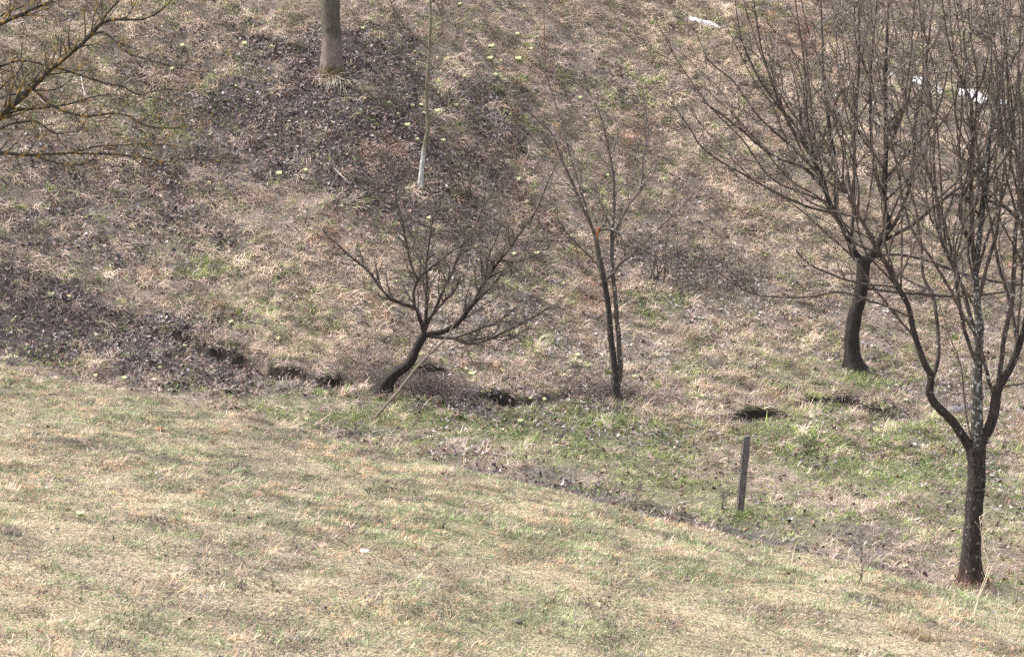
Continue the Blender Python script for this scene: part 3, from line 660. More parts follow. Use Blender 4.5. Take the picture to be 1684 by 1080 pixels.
t.limb([(1427,428,6),(1470,418,5),(1530,430,5),(1590,452,5),(1650,466,4.5),(1700,470,4)], .5, 't', 'B6', **{**tw, 'twigs': 10, 'L': .6})
t.limb([(1425,470,5),(1480,480,5),(1560,486,5),(1620,484,4.6),(1660,480,4)], .4, 't', 'B7', **{**tw, 'twigs': 8, 'L': .5})
t.limb([(1560,322,6),(1610,330,6),(1650,340,6.5),(1700,390,7),(1740,430,5)], .4, 'B3', None, **{**tw, 'twigs': 8, 'L': .6})
fan(t, 'A', 9, 1320, 1400, 220, 380, 5, 170, 60, 1.2, L=.9, bias=-90)
fan(t, 'B', 8, 1440, 1465, 200, 390, 5.5, 120, 0, 1.2, L=.9, bias=40)

# ------------------------------------------------------------------ 3. leaning tree
t = Tree("fruit_tree", (622, 648), "small bare tree leaning sharply out of the gully bank, propped on a stake", B_DARK, dense=1.6, twig_mat=B_TWIG_DARK)
t.trunk([(619,652,26),(634,632,21),(645,618,18),(660,607,17),(671,599,16),(680,585,15),(686,571,14),(692,560,14),(697,551,14)], .1, 12, flare=1.5)
tw = dict(twigs=12, L=.52, depth=2, ang=.7, up=.10, seg=.07, wob=.18, minr=.0042, kids=3)
t.limb([(696,555,9),(695,535,9),(689,520,8),(682,507,7),(657,498,6),(635,484,5.5),(607,448,4.6),(585,428,4),(557,403,3),(538,388,2)], -.3, 't', 'A', **{**tw, 'twigs': 14})
t.limb([(683,508,6),(680,482,6),(684,467,5.5),(692,455,5.2),(710,439,4.6),(728,425,4),(746,411,3.4),(775,392,2.4),(800,375,1.6)], -.4, 'A', 'A2', **{**tw, 'twigs': 12})
t.limb([(690,458,5),(676,432,5.2),(669,400,5),(660,360,4.4),(650,325,3.8),(652,300,3),(640,280,2.2),(628,262,1.5)], .1, 'A2', 'A3', **{**tw, 'twigs': 16})
t.limb([(653,300,2.6),(660,285,2.4),(675,275,2)], .1, 'A3', None, **{**tw, 'twigs': 4, 'L': .25})
t.limb([(660,360,2.6),(640,335,2.6),(618,312,2.2),(600,285,1.6)], .3, 'A3', None, **{**tw, 'twigs': 7, 'L': .35})
t.limb([(697,552,8),(700,530,8),(702,510,7.6),(703,471,6.6),(702,440,5.4),(705,405,4.6),(709,375,4),(716,350,3),(735,340,2)], .3, 't', 'B', **{**tw, 'twigs': 15})
t.limb([(709,376,3),(690,368,2.6),(672,356,2)], .2, 'B', None, **{**tw, 'twigs': 5, 'L': .3})
t.limb([(698,548,7),(707,524,7),(714,514,6.6),(731,475,6),(746,446,5.4),(752,425,5),(775,390,4.4),(785,365,4),(795,340,3),(800,300,2.4),(806,275,1.6)], .6, 't', 'C', **{**tw, 'twigs': 18})
t.limb([(747,446,4.4),(755,415,4),(762,395,3),(764,370,2)], .2, 'C', None, **{**tw, 'twigs': 6, 'L': .35})
t.limb([(714,513,4.4),(735,492,4.4),(748,478,4),(758,455,3)], -.3, 'C', None, **{**tw, 'twigs': 7, 'L': .4})
P, R = t.limb([(698,553,11),(712,549,10.5),(728,546,10),(744,539,9.5),(757,528,9.5),(770,508,9),(781,493,8.6),(796,461,8),(808,444,7.2),(821,428,6.4),(838,407,5.6),(850,388,4.8),(875,355,4),(890,325,3.2),(900,300,2.4),(912,278,1.6)], -.3, 't', 'D', **{**tw, 'twigs': 26})
t.limb([(797,460,4.4),(803,425,4.2),(810,405,3.6),(818,390,2.8),(824,360,2)], .3, 'D', None, **{**tw, 'twigs': 8, 'L': .4})
t.limb([(821,428,4),(850,430,3.4),(880,420,2.6),(905,405,2)], .3, 'D', None, **{**tw, 'twigs': 8, 'L': .35})
t.limb([(778,497,4.4),(800,480,4),(822,455,3.4),(845,440,2.4)], .6, 'D', None, **{**tw, 'twigs': 9, 'L': .45})
t.limb([(704,553,7),(728,554,6.6),(746,555,6.4),(760,562,6),(774,565,5.6),(795,560,5.2),(810,555,5),(842,541,4.4),(874,525,3.8),(893,512,3),(911,501,2.2)], -.6, 't', 'E', **{**tw, 'twigs': 18, 'up': .06})
t.limb([(746,554,4),(778,546,4),(795,539,3.6),(813,532,3.2),(835,517,2.6),(852,500,1.8)], .2, 'E', None, **{**tw, 'twigs': 10, 'L': .35})
t.limb([(812,555,3),(830,560,2.6),(850,552,2.2),(866,540,1.6)], -.2, 'E', None, **{**tw, 'twigs': 6, 'L': .3})
lean_base = t.base.copy(); lean_D = t.limbs['D'][0]

# stake propping the leaning tree
sb = hit(608, 690); se = at(733, 556, lean_base[1]-.18); s0 = empty("prop_stake", sb, "thin pale brown pole slanting from the grass up against the leaning tree", "stake")
T = Tubes(); m1 = at(650, 648, sb[1]*.6+se[1]*.4); m2 = at(690, 597, sb[1]*.3+se[1]*.7)
PP, RR = catmull([sb-np.array([.03, 0, .08]), m1, m2, se, at(752, 520, se[1]+.05)], [.020, .018, .016, .013, .010], .08)
T.add(wobble(PP, .003), RR, 8, rough=.08)
M_STAKE = bark_mat("weathered_pole", (.095,.070,.056), (.19,.15,.12), (.3,.26,.22), .66, 12)
T.build("pole", M_STAKE, s0, sb)
T = Tubes(); k = nearest(PP, at(700, 588, se[1])); T.add(np.array([PP[k], PP[k]+np.array([.05, -.04, .10]), PP[k]+np.array([.07,-.06,.2])]), [.007, .005, .003], 5); T.build("side_twig", M_STAKE, s0, sb)

# ------------------------------------------------------------------ 4. twin stemmed tree
t = Tree("fruit_tree", (1013, 662), "slender bare tree with two upright stems side by side and one snapped branch hanging", B_GREY, dense=1.3, thin=1.0, age=.9, twig_mat=B_TWIG)
t.trunk([(1013,664,17),(1012,640,13),(1012,614,11),(1009,585,10.5),(1005,560,10),(1002,520,9.5),(998,489,9.5),(991,446,9),(983,410,8.5),(979,388,8.5)], .15, 10, flare=1.4, colfn=lambda V: np.ones((len(V), 3))*np.where((V[:, 2]-V[:, 2].min())[:, None] < 1.9, .50, 1.1))
tw = dict(twigs=9, L=.6, depth=2, ang=.5, up=.16, seg=.08, wob=.15, minr=.0045, kids=2.2)
t.limb([(1015,650,10),(1019,625,9.5),(1021,600,9),(1019,560,8.5),(1016,518,8),(1012,485,7.6),(1009,453,7.2),(1007,415,7),(1007,387,7),(1010,345,6),(1009,296,5),(1002,250,4.4),(998,231,4),(985,182,3.2),(968,150,2.4),(955,110,1.6)], .25, 't', 'S', name='second_stem', **{**tw, 'twigs': 14, 't0': .5})
t.limb([(980,388,6),(970,365,5.6),(959,344,5.2),(943,302,4.4),(923,260,3.8),(915,235,3),(900,211,2.6),(875,190,2),(855,169,1.5)], -.4, 't', 'A', **{**tw, 'twigs': 10})
t.limb([(975,375,5),(960,330,4.6),(946,285,4.2),(935,250,4),(929,228,3.6),(922,198,3),(913,169,2.6),(895,110,2),(890,80,1.5)], .2, 't', 'A2', **{**tw, 'twigs': 10})
t.limb([(981,385,4.4),(996,361,4.2),(992,345,3.6),(988,335,3.2),(982,318,2.8),(977,305,2)], .2, 't', None, **{**tw, 'twigs': 6, 'L': .4})
t.limb([(1007,390,5),(1014,374,5),(1033,338,4.6),(1045,322,4.2),(1056,309,4),(1062,295,3),(1067,285,2)], .3, 'S', 'S2', **{**tw, 'twigs': 10, 'L': .5})
t.limb([(1050,316,3.2),(1056,290,3),(1058,257,2.8),(1066,215,2.2),(1060,170,1.6)], .1, 'S2', None, **{**tw, 'twigs': 8})
t.limb([(1008,400,4),(1025,355,3.6),(1040,330,3.2),(1060,300,2.6),(1078,255,2)], .6, 'S', None, **{**tw, 'twigs': 8})
t.limb([(1003,462,5),(1010,448,5),(1020,432,4.8),(1043,416,4.4),(1050,405,4),(1066,393,3.6),(1085,374,3),(1118,344,2.2),(1140,320,1.6)], -.5, 't', 'E', **{**tw, 'twigs': 13, 'L': .5})
t.limb([(995,446,3.4),(975,428,3.2),(959,412,3),(930,380,2.6),(913,354,2)], -.3, 't', None, **{**tw, 'twigs': 9, 'L': .45})
P, R = t.limb([(987,378,4.6),(997,376,5.4),(1007,377,5),(1027,388,4.8),(1046,403,4.4),(1062,412,4),(1075,420,3.4),(1090,432,2.6),(1102,443,2)], -.5, 't', 'X', name='broken_branch', label="snapped branch hanging down from its torn orange end", free=True, **{**tw, 'twigs': 12, 'L': .45, 'up': -.05})
T = Tubes(); a = P[0]; q = t.limbs['t'][0][-1]
PP, RR = catmull([q+np.array([0, 0, -.10]), q+np.array([.02, -.02, .0]), q*.5+a*.5+np.array([.01, -.02, .07]), a+np.array([.02, 0, .01])], [.02, .026, .020, .014], .03)
T.add(PP, RR, 8, rough=.2); T.build("torn_wood", B_WOUND, t.root, t.base, "raw orange brown torn wood at the break")
twin_base = t.base.copy()

# ------------------------------------------------------------------ 5. whitewashed sapling
t = Tree("young_tree", (691, 309), "young slim tree with a whitewashed foot and yellowish bark on the leaf covered hillside", B_SAPLING, dense=1.0, age=0.0, twig_mat=B_TWIG)
wh = at(697, 246, t.Y)[2]
def white(V):
    k = sstep(wh+.10, wh-.12, V[:, 2]+.08*(vnoise(V[:, 0]*40, V[:, 2]*25, 5)-.5))[:, None]
    g = (.78+.4*vnoise(V[:, 0]*60, V[:, 2]*30, 9))[:, None]
    return np.ones((len(V), 3))*(1-k)+np.array([2.4, 2.75, 3.95])*k*g
t.trunk([(691,311,9.5),(693,282,8),(697,246,7),(703,208,6),(701,163,5),(704,119,4.6),(707,74,4),(708,30,5),(707,-20,3.5),(708,-70,2)], .1, 10, colfn=white, flare=.85)
tw = dict(twigs=8, L=.55, depth=2, ang=.55, up=.16, seg=.1, wob=.14, minr=.0048)
t.limb([(700,213,4),(696,211,4),(676,190,3.6),(660,178,3.2),(652,169,3),(640,142,2.4),(628,110,1.8)], -.3, 't', 'A', **tw)
t.limb([(674,188,2.8),(655,178,2.6),(622,169,2.2),(598,157,1.6)], -.2, 'A', None, **{**tw, 'twigs': 5})
t.limb([(702,206,4),(710,200,4),(735,178,3.4),(765,154,2.8),(786,138,2.2),(806,125,1.6)], .3, 't', 'B', **tw)
t.limb([(704,150,3),(690,135,2.6),(676,115,2.2),(664,85,1.6)], -.4, 't', None, **{**tw, 'twigs': 6})
t.limb([(704,125,3),(722,105,2.6),(738,80,2),(745,50,1.6)], .4, 't', None, **{**tw, 'twigs': 6})
t.limb([(706,80,3.4),(690,66,3.2),(676,56,2.8),(658,33,2.2),(640,0,1.6)], -.3, 't', None, **tw)
t.limb([(707,78,3.4),(718,62,3.2),(726,50,3),(727,0,2.4),(729,-40,1.6)], .2, 't', None, **tw)
t.limb([(707,75,3),(717,71,3),(747,39,2.6),(770,24,2.2),(791,12,1.6)], .5, 't', None, **tw)

# ------------------------------------------------------------------ 6. thick trunk at the top of the hillside
t = Tree("orchard_tree", (543, 124), "thickest grey trunk high on the hillside with a pale lower band and mossy foot", B_BIG, twig_mat=B_TWIG)
wb = at(543, 63, t.Y)[2]; zb = t.base[2]
def band(V):
    k = sstep(wb+.06, wb-.06, V[:, 2]+.16*(vnoise(V[:, 0]*14, V[:, 2]*10, 5)-.5))[:, None]
    C = np.array([.58, .56, .52])*(1-k)+np.array([1.05, .92, .94])*k
    m = sstep(zb+.22, zb+.04, V[:, 2]+.2*(vnoise(V[:, 0]*12, V[:, 1]*12, 15)-.5))[:, None]
    return C*(1-m)+np.array([.50, .42, .17])*m
t.trunk([(543,128,38),(545,100,34),(546,62,32),(544,30,30),(543,0,30),(540,-60,29),(537,-120,30)], .2, 16, colfn=band, flare=.95, rough=.05)
tw = dict(twigs=10, L=.9, depth=2, ang=.6, up=.12, seg=.14, wob=.15, minr=.004)
t.limb([(538,-110,18),(500,-180,14),(450,-250,9),(400,-330,4)], -.6, 't', None, **tw)
t.limb([(537,-112,20),(560,-190,15),(600,-270,9),(620,-350,4)], .6, 't', None, **tw)
t.limb([(538,-100,12),(580,-140,10),(640,-190,6),(690,-260,3)], -.3, 't', None, **tw)

# ------------------------------------------------------------------ 7. lichened tree whose branches reach in from the left
ty = 21.0; tx = at(-230, 0, ty)[0]; tb = np.array([tx, ty, float(ground(np.array([tx]), np.array([ty]))[0])])
t = Tree("lichened_tree", None, "tree with orange lichened branches reaching in over the hillside at the upper left", B_ORANGE, dense=1.8, Y=tb, thin=.92, age=0.0, twig_mat=B_ORANGE_TWIG)
cz = lambda z: CY-FPX*(SP*ty+CP*z)/(CP*ty-SP*z)
t.trunk([(-230,cz(tb[2]),52),(-226,560,46),(-232,420,42),(-228,300,38),(-236,180,32),(-232,60,24),(-240,-80,14)], .1, 12, flare=1.3)
tw = dict(twigs=16, L=.5, depth=2, ang=.8, up=.10, seg=.05, wob=.17, minr=.0022, t0=.3, kids=3.2)
t.limb([(-230,400,26),(-120,300,17),(-50,235,14),(0,188,12),(27,166,11),(50,145,10.5),(80,116,9.5),(119,83,8.5),(148,56,8),(166,34,6.5),(183,30,5.2),(205,30,5),(234,30,4.2),(258,21,3.4),(282,0,2.6),(300,-30,1.8)], -.7, 't', 'A', **{**tw, 'twigs': 26})
t.limb([(166,35,4),(180,18,3.6),(196,0,3),(210,-30,2)], -.2, 'A', None, **{**tw, 'twigs': 4})
t.limb([(170,31,3),(158,15,2.6),(142,0,2.2),(125,-20,1.6)], .2, 'A', None, **{**tw, 'twigs': 3})
t.limb([(207,30,3),(218,14,2.6),(226,0,2.2),(232,-25,1.6)], .1, 'A', None, **{**tw, 'twigs': 3})
t.limb([(150,55,4.5),(169,53,4.2),(193,71,3.8),(208,86,3.6),(237,98,3.2),(282,110,2.8),(325,118,2.2),(371,119,1.6)], -.5, 'A', 'A2', **{**tw, 'twigs': 14, 'L': .35})
t.limb([(48,150,5),(83,172,4.8),(119,187,4.6),(148,191,4.4),(178,187,4),(208,190,3.8),(237,206,3.4),(285,211,2.8),(341,205,2)], -.3, 'A', 'A3', **{**tw, 'twigs': 18, 'L': .35})
t.limb([(122,188,2.6),(135,205,2.4),(147,222,1.8)], -.1, 'A3', None, **{**tw, 'twigs': 4, 'L': .2})
t.limb([(30,160,3.4),(60,130,3),(110,120,2.6),(160,115,1.8)], .4, 'A', None, **{**tw, 'twigs': 6, 'L': .3})
t.limb([(-230,240,18),(-130,160,10),(-50,124,7),(0,110,5.5),(33,99,5),(74,105,4.6),(104,113,4.4),(134,123,4.2),(178,137,3.8),(205,142,3.4),(232,157,3),(255,150,2.6),(282,147,2.2),(320,152,1.5)], -.2, 't', 'C', **{**tw, 'twigs': 22, 'L': .38})
t.limb([(-230,330,18),(-130,268,11),(-50,250,8.5),(0,250,7),(59,252,6.4),(119,249,5),(178,251,4),(237,258,3.4),(273,266,3),(321,261,2.4),(392,269,1.6)], -.4, 't', 'E', **{**tw, 'twigs': 22, 'L': .4})
t.limb([(59,253,3.6),(89,267,3.4),(131,272,3),(154,261,2)], -.2, 'E', None, **{**tw, 'twigs': 6, 'L': .25})
t.limb([(120,249,3),(150,243,2.8),(200,238,2.4),(245,236,2),(290,240,1.5)], .3, 'E', None, **{**tw, 'twigs': 9, 'L': .3})
t.limb([(-230,190,16),(-120,105,11),(-50,65,9.5),(0,38,8.5),(59,12,6.5),(86,0,5.5),(130,-30,3.5)], -.5, 't', 'F', **{**tw, 'twigs': 12})
t.limb([(-30,45,4),(0,27,3.4),(39,9,3),(60,0,2.4),(80,-20,1.6)], .4, 'F', None, **{**tw, 'twigs': 6, 'L': .35})
t.limb([(-60,225,6),(0,163,4),(27,155,3.6),(48,148,3.2),(90,146,2.6),(119,130,1.8)], .5, 'C', None, free=True, **{**tw, 'twigs': 8, 'L': .35})
t.limb([(-60,235,5.5),(0,212,4.2),(27,202,4),(62,199,3.8),(80,212,3.4),(95,220,3),(125,217,2.2)], -.3, 'E', None, **{**tw, 'twigs': 9, 'L': .3})
t.limb([(-60,190,5),(0,148,4),(15,133,3.4),(30,119,3),(39,101,2)], -.5, 'A', None, **{**tw, 'twigs': 5, 'L': .3})
t.limb([(20,183,5),(50,180,4.6),(85,176,4),(120,170,3.4),(150,160,2.6),(185,155,1.8)], .3, 'A', None, **{**tw, 'twigs': 9, 'L': .3})

# ------------------------------------------------------------------ bushes, saplings, brambles
def bush(name, base_px, label, mat, n, L, spread, r=.008, lean=(0, 0), up=.1, depth=2, kids=4, cat="bush", group=None, ymin=7.0, wob=.16, drop=0.0):
    b = hit(*base_px, ymin); o = empty(name, b, label, cat, group); U = Tubes()
    for k in range(n):
        a = rng.random()*6.283; s_ = spread*(.3+.7*rng.random())
        d = np.array([math.cos(a)*s_+lean[0], math.sin(a)*s_+lean[1], 1.0])
        st = b+np.array([rng.normal(0, .06), rng.normal(0, .06), -.04])
        grow(U, st, d, L*(.5+.7*rng.random()), r*(.7+.6*rng.random()), depth, up=up-drop*rng.random(), wob=wob, kids=kids, ang=.6, seg=.09, minr=.0028)
    U.build("stems", mat, o, b)
    return b
bush("shrub", (1077, 470), "grey twiggy shrub on the slope behind the twin stemmed tree", B_GREY, 7, 1.1, .35, .012, ymin=24)
bush("shrub", (762, 326), "low tangle of arching grey stems beside the foot of the whitewashed sapling", B_GREY, 26, .95, 1.1, .006, lean=(.0, -.2), up=-.10, depth=1, kids=3)
bush("shrub", (1030, 275), "small reddish brown shrub alone on the open hillside above the twin stemmed tree", B_RED, 5, .7, .22, .007, kids=2.5)
bush("sapling", (895, 116), "thin straight reddish sapling high on the hillside beside primroses", B_RED, 1, 2.6, .02, .014, kids=7, depth=1, wob=.05)
bush("sapling", (850, 285), "wispy reddish sapling on the slope above the leaning tree crown", B_RED, 2, 1.5, .1, .007, kids=2, depth=1, wob=.08)
bush("sapling", (960, 300), "pair of wispy grey shoots on the slope left of the reddish shrub", B_DRY, 2, 1.4, .1, .006, kids=1.5, depth=1, wob=.08)
bush("shrub", (1320, 90), "reddish brown shrub seen through the upper crown of the dark tree", B_RED, 8, .9, .6, .007, kids=2.5)
bush("shrub", (560, 325), "pale dead twigs standing in the leaf litter left of the sapling", B_DRY, 4, .8, .6, .007, depth=1)
bush("weed", (1040, 848), "dark dead weed stalk leaning on the bank edge left of the post", B_TWIG_DARK, 2, .50, .35, .0065, lean=(.4, 0), depth=1, kids=5, cat="weed", ymin=20)
bush("weed", (1190, 838), "dry dark weed stems standing close beside the wooden post", B_TWIG_DARK, 6, .42, .25, .005, depth=1, kids=3, cat="weed", ymin=20)
bush("weed", (785, 775), "leaning reddish weed stalks on the bank edge below the leaning tree", B_RED, 5, .42, .15, .004, lean=(.45, 0), depth=1, kids=3, cat="weed")
bush("weed", (690, 755), "low reddish dry weeds along the bank edge", B_RED, 9, .26, .8, .003, depth=1, kids=3, cat="weed")
bush("weed", (620, 815), "small dark dead weed in the near bank grass", B_TWIG_DARK, 4, .16, .5, .003, depth=1, kids=3, cat="weed")
bush("weed", (1418, 962), "dark thin dead weed near the foot of the nearest tree", B_TWIG_DARK, 2, .45, .2, .004, depth=1, kids=4, cat="weed")

def bramble(base_px, label, mat, n, rx, ry, h, r=.005, ymin=24.0):
    b = hit(*base_px, ymin); o = empty("bramble", b, label, "bramble", "dry bramble tangles"); U = Tubes()
    for k in range(n):
        a0 = rng.random()*6.283; q0 = math.sqrt(rng.random())
        x0 = b[0]+rx*q0*math.cos(a0); y0 = b[1]+ry*q0*math.sin(a0)
        az = rng.random()*6.283; L = .25+.55*rng.random()
        x1 = x0+L*math.cos(az); y1 = y0+L*.7*math.sin(az)
        z0 = float(ground(np.array([x0]), np.array([y0]))[0])-.02; z1 = float(ground(np.array([x1]), np.array([y1]))[0])+.02*rng.random()
        m = np.array([(x0+x1)/2+rng.normal(0, .06), (y0+y1)/2+rng.normal(0, .06), max(z0, z1)+h*(.35+.9*rng.random())])
        PP, RR = catmull([(x0, y0, z0), m, (x1, y1, z1)], [r, r*.8, r*.5], .06)
        U.add(wobble(PP, .006), RR, 3)
    U.build("stems", mat, o, b)
bramble((690, 640), "dry purplish bramble tangle heaped over the foot of the leaning tree", B_DRY, 110, .50, .35, .20)
bramble((735, 652), "dry bramble tangle right of the leaning tree above the muddy grass", B_DRY, 110, .28, .3, .2)
bramble((990, 652), "dry bramble mound spreading around the twin stemmed tree", B_DRY, 70, .30, .26, .18)
bramble((1170, 450), "wide greyish bramble thicket on the slope right of the grey shrub", B_TWIG, 110, .85, .75, .28)
bramble((1045, 655), "small bramble tangle right of the twin stemmed tree", B_DRY, 45, .22, .2, .16)
bramble((90, 510), "brown bramble tangle over dark leaves at the left end of the bank", B_DRY, 80, .8, .4, .18)
bramble((600, 610), "dry bramble fringe left of the leaning tree", B_DRY, 40, .3, .3, .16)

def tuft(px, py, label, n, L, spread, pal, ymin=24.0, hang=0.0, wd=.007):
    b = hit(px, py, ymin); x = b[0]+rng.normal(0, spread, n); y = b[1]+rng.normal(0, spread*.5, n)
    az = np.where(rng.random(n) < .5+hang*.4, -math.pi/2+rng.normal(0, .7, n), rng.random(n)*6.283)
    V, q, t_, C = make_blades(x, y, L*(.5+.8*rng.random(n)), wd*(.7+.6*rng.random(n)), np.clip(rng.normal(.75+hang*.45, .3, n), .05, 1.5), az, pick(pal, n))
    me = mesh_arrays("grass_tuft", V-b, [q, t_], C, False); o = link("grass_tuft", me, M_BLADE, None, b)
    tag(o, label, "grass tuft", "tufts of long dry grass")
DRYT = STRAW_PINK+GREY+RUST[:1]
tuft(385, 562, "brown tuft overhanging the dark hole at the left end of the eroded bank", 275, 0.27, .26, STRAW_PINK+GREY, hang=1)
tuft(325, 556, "straw tuft beside dark leaves left of the overhanging brown tuft", 192, 0.22, .2, STRAW+OLIVE, hang=.6)
tuft(225, 545, "small straw tuft among the wet dark leaves", 110, 0.20, .16, STRAW_PINK+OLIVE, hang=.5)
tuft(545, 604, "tuft above the dark hollow left of the leaning tree", 176, 0.22, .22, DRYT, hang=1)
tuft(605, 585, "straw tuft on the slope behind the leaning trunk", 176, 0.26, .24, STRAW+STRAW_PINK, hang=.5)
tuft(830, 632, "rusty tuft over the left end of the dark gap between the leaning and twin trees", 209, 0.22, .22, DRYT, hang=1)
tuft(900, 624, "tuft over the right end of the dark gap between the leaning and twin trees", 209, 0.21, .24, DRYT+OLIVE, hang=1)
tuft(1240, 660, "tuft over the left hole of the bank above the wooden post", 154, 0.18, .2, DRYT, hang=1)
tuft(1375, 644, "brown tuft over the middle hole below the dark curved trunk", 231, 0.21, .24, STRAW_PINK+RUST+GREY, hang=1)
tuft(1310, 664, "small tuft between two dark holes below the curved trunk", 121, 0.17, .18, DRYT, hang=.8)
tuft(1455, 656, "tuft over the right hole of the bank beside the nearest tree", 143, 0.17, .2, DRYT+OLIVE, hang=1)
tuft(1407, 616, "green grass tuft round the foot of the curved blackish trunk", 260, .12, .2, GREEN+OLIVE, ymin=24)
tuft(1600, 968, "reddish dry grass round the foot of the nearest trunk", 240, .10, .14, RUST+STRAW_PINK, ymin=20, wd=.005)
tuft(1013, 668, "dry grass round the foot of the twin stemmed tree", 200, .16, .14, STRAW_PINK+OLIVE+GREEN, ymin=24)
tuft(622, 655, "dark and green grass round the foot of the leaning tree", 220, .14, .16, DARK+GREEN+GREY, ymin=24)
tuft(1218, 850, "green grass tuft at the foot of the wooden post", 240, .10, .10, GREEN, ymin=20, wd=.005)
tuft(549, 136, "bright straw tuft hanging below the thickest trunk", 130, .42, .13, [(.55,.5,.40),(.5,.43,.32)], ymin=30, hang=1, wd=.010)
tuft(528, 130, "brown grass around the mossy foot of the thickest trunk", 130, .35, .16, STRAW_PINK, ymin=30, hang=.6, wd=.010)
tuft(258, 130, "pale straw tuft between the lichened branches", 120, .4, .16, STRAW, ymin=30, hang=.9, wd=.012)
tuft(422, 325, "rust coloured tuft in the leaf litter under the lichened branches", 90, .3, .16, RUST+STRAW_PINK, ymin=30, hang=.8, wd=.010)
tuft(640, 250, "orange brown tuft just left of the whitewashed sapling", 80, .3, .12, RUST+STRAW_PINK, ymin=30, hang=.8, wd=.010)
tuft(890, 355, "rust coloured tuft above the tip of the leaning tree", 130, .36, .2, RUST+STRAW_PINK, ymin=30, hang=.8, wd=.010)
tuft(1505, 1045, "yellowish tuft on the near bank at the lower right", 260, .13, .12, [(.42,.36,.12),(.5,.4,.2)]+STRAW_FG, ymin=8, wd=.004)
tuft(15, 880, "dark tuft on the near bank at the left edge", 70, .05, .05, GREY+DARK, ymin=8, wd=.004)

def stalk(pts, label, mat, ymin=8.0, head=0):
    b = hit(pts[0][0], pts[0][1], ymin); P = [b-np.array([0, 0, .03])]+[at(a, c, b[1]+rng.normal(0, .03)) for a, c in pts[1:]]
    o = empty("grass_stalk", b, label, "grass stalk", "tall dry grass stalks"); U = Tubes()
    PP, RR = catmull(P, np.linspace(.0045, .0022, len(P)), .05); U.add(PP, RR, 4); U.build("stem", mat, o, b)
    H = Tubes()
    for k in range(head):
        i = len(PP)-1-k % 4; d = np.array([rng.normal(0, .4), rng.normal(0, .4), .8]); grow(H, PP[i], d, .09, .0025, 0, minr=.0015, seg=.03)
    if head: H.build("seed_head", mat, o, b)
B_STRAW = plain_mat("straw_stems", (.42,.33,.22), (.55,.45,.32), 30)
stalk([(1600,1015),(1612,972),(1626,930),(1617,895),(1611,850)], "tallest bent pale stalk in front of the nearest trunk", B_STRAW, head=4)
stalk([(1597,1010),(1616,968),(1632,930)], "short straight pale stalk in front of the nearest trunk", B_STRAW, head=3)
stalk([(1330,925),(1352,895),(1378,868)], "slanting pale stalk on the mud between post and nearest tree", B_STRAW, 20, head=3)
stalk([(1300,930),(1306,905),(1311,890)], "short upright pale stalk on the bank edge below the post", B_STRAW, 8)
stalk([(1520,1000),(1528,985),(1534,975)], "short pale stalk on the bank edge left of the nearest tree", B_STRAW, 8)
stalk([(1664,1018),(1676,1003),(1688,990)], "short pale stalk on the bank edge at the right edge", B_STRAW, 8)
stalk([(760,775),(764,745),(766,730)], "pale upright stalk beside reddish weeds on the bank edge", B_STRAW, 8, head=2)
stalk([(850,815),(852,790),(853,775)], "thin pale stalk alone on the middle of the bank edge", B_STRAW, 8)

# fallen and curved sticks on the hillside
def stick(pts, label, mat, r=.012, ymin=24.0, lift=.05):
    P = []
    for a, c in pts:
        q = hit(a, c, ymin); q[2] += lift; P.append(q)
    b = P[0].copy(); T = Tubes(); PP, RR = catmull(np.array(P), np.linspace(r, r*.5, len(P)), .08); T.add(PP, RR, 6, rough=.08)
    me = mesh_arrays("stick", np.concatenate(T.V)-b, [np.concatenate(T.Q), np.concatenate(T.T)], np.concatenate(T.C), True)
    o = link("stick", me, mat, None, b); tag(o, label, "stick", "fallen sticks")
B_PALE = plain_mat("bleached_wood", (.46,.42,.38), (.62,.58,.54), 25)
stick([(133,130),(136,148),(141,165),(150,173),(165,172),(180,170)], "bleached curved stick behind the lichened branches", B_PALE, .009)
stick([(550,283),(560,293),(572,303)], "short bleached stick in the leaf litter", B_PALE, .009)
stick([(542,320),(553,300),(562,280),(578,262)], "grey stick crossing the short bleached stick", B_GREY, .018)
stick([(940,402),(905,402),(860,404)], "long brown stick lying level beyond the leaning tree crown", B_GREY, .016)
stick([(1028,497),(1000,492),(965,494)], "dark thin stick on the slope behind the twin stemmed tree", B_TWIG_DARK, .014)
stick([(320,185),(335,178),(350,165)], "tan stick at the edge of the leaf litter", B_GREY, .014)

# ------------------------------------------------------------------ wooden post
pb = hit(1216, 845, 20)
pt = at(1228, 717, pb[1]); post = empty("wooden_post", pb, "weathered grey wooden post leaning slightly on the green gully floor", "post")
M_POST = plain_mat("weathered_post", (.04,.033,.03), (.21,.185,.17), 22, .9, 1.0, (6, 6, .5))
def board(name, mat, base, top, wx, wy, parent, origin):
    n = 10; V = []; 
    ax = top-base
    for i in range(n+1):
        s_ = i/n; c = base+ax*s_; k = 1+.04*math.sin(i*1.7); b_ = .012
        ring = []
        for sx, sy in ((-1,-1),(1,-1),(1,1),(-1,1)):
            hx, hy = wx*.5*k, wy*.5*k
            ring += [(sx*(hx-b_*(sx*sy > 0)), sy*(hy-b_*(sx*sy < 0))), (sx*(hx-b_*(sx*sy < 0)), sy*(hy-b_*(sx*sy > 0)))]
        for u_, v_ in ring: V.append((c[0]+u_+rng.normal(0, .0015), c[1]+v_+rng.normal(0, .0015), c[2]+(.03*u_/wx if i == n else 0)))
    V = np.array(V); q = []
    for i in range(n):
        for j in range(8): q.append((i*8+j, i*8+(j+1) % 8, (i+1)*8+(j+1) % 8, (i+1)*8+j))
    cap = np.array([[n*8+j for j in range(8)]])
    me = mesh_arrays(name, V-origin, [np.array(q), cap], np.ones((len(V), 3)), False); return link(name, me, mat, parent)
board("shaft", M_POST, pb+np.array([-.006, 0, -.15]), pt, .088, .07, post, pb)
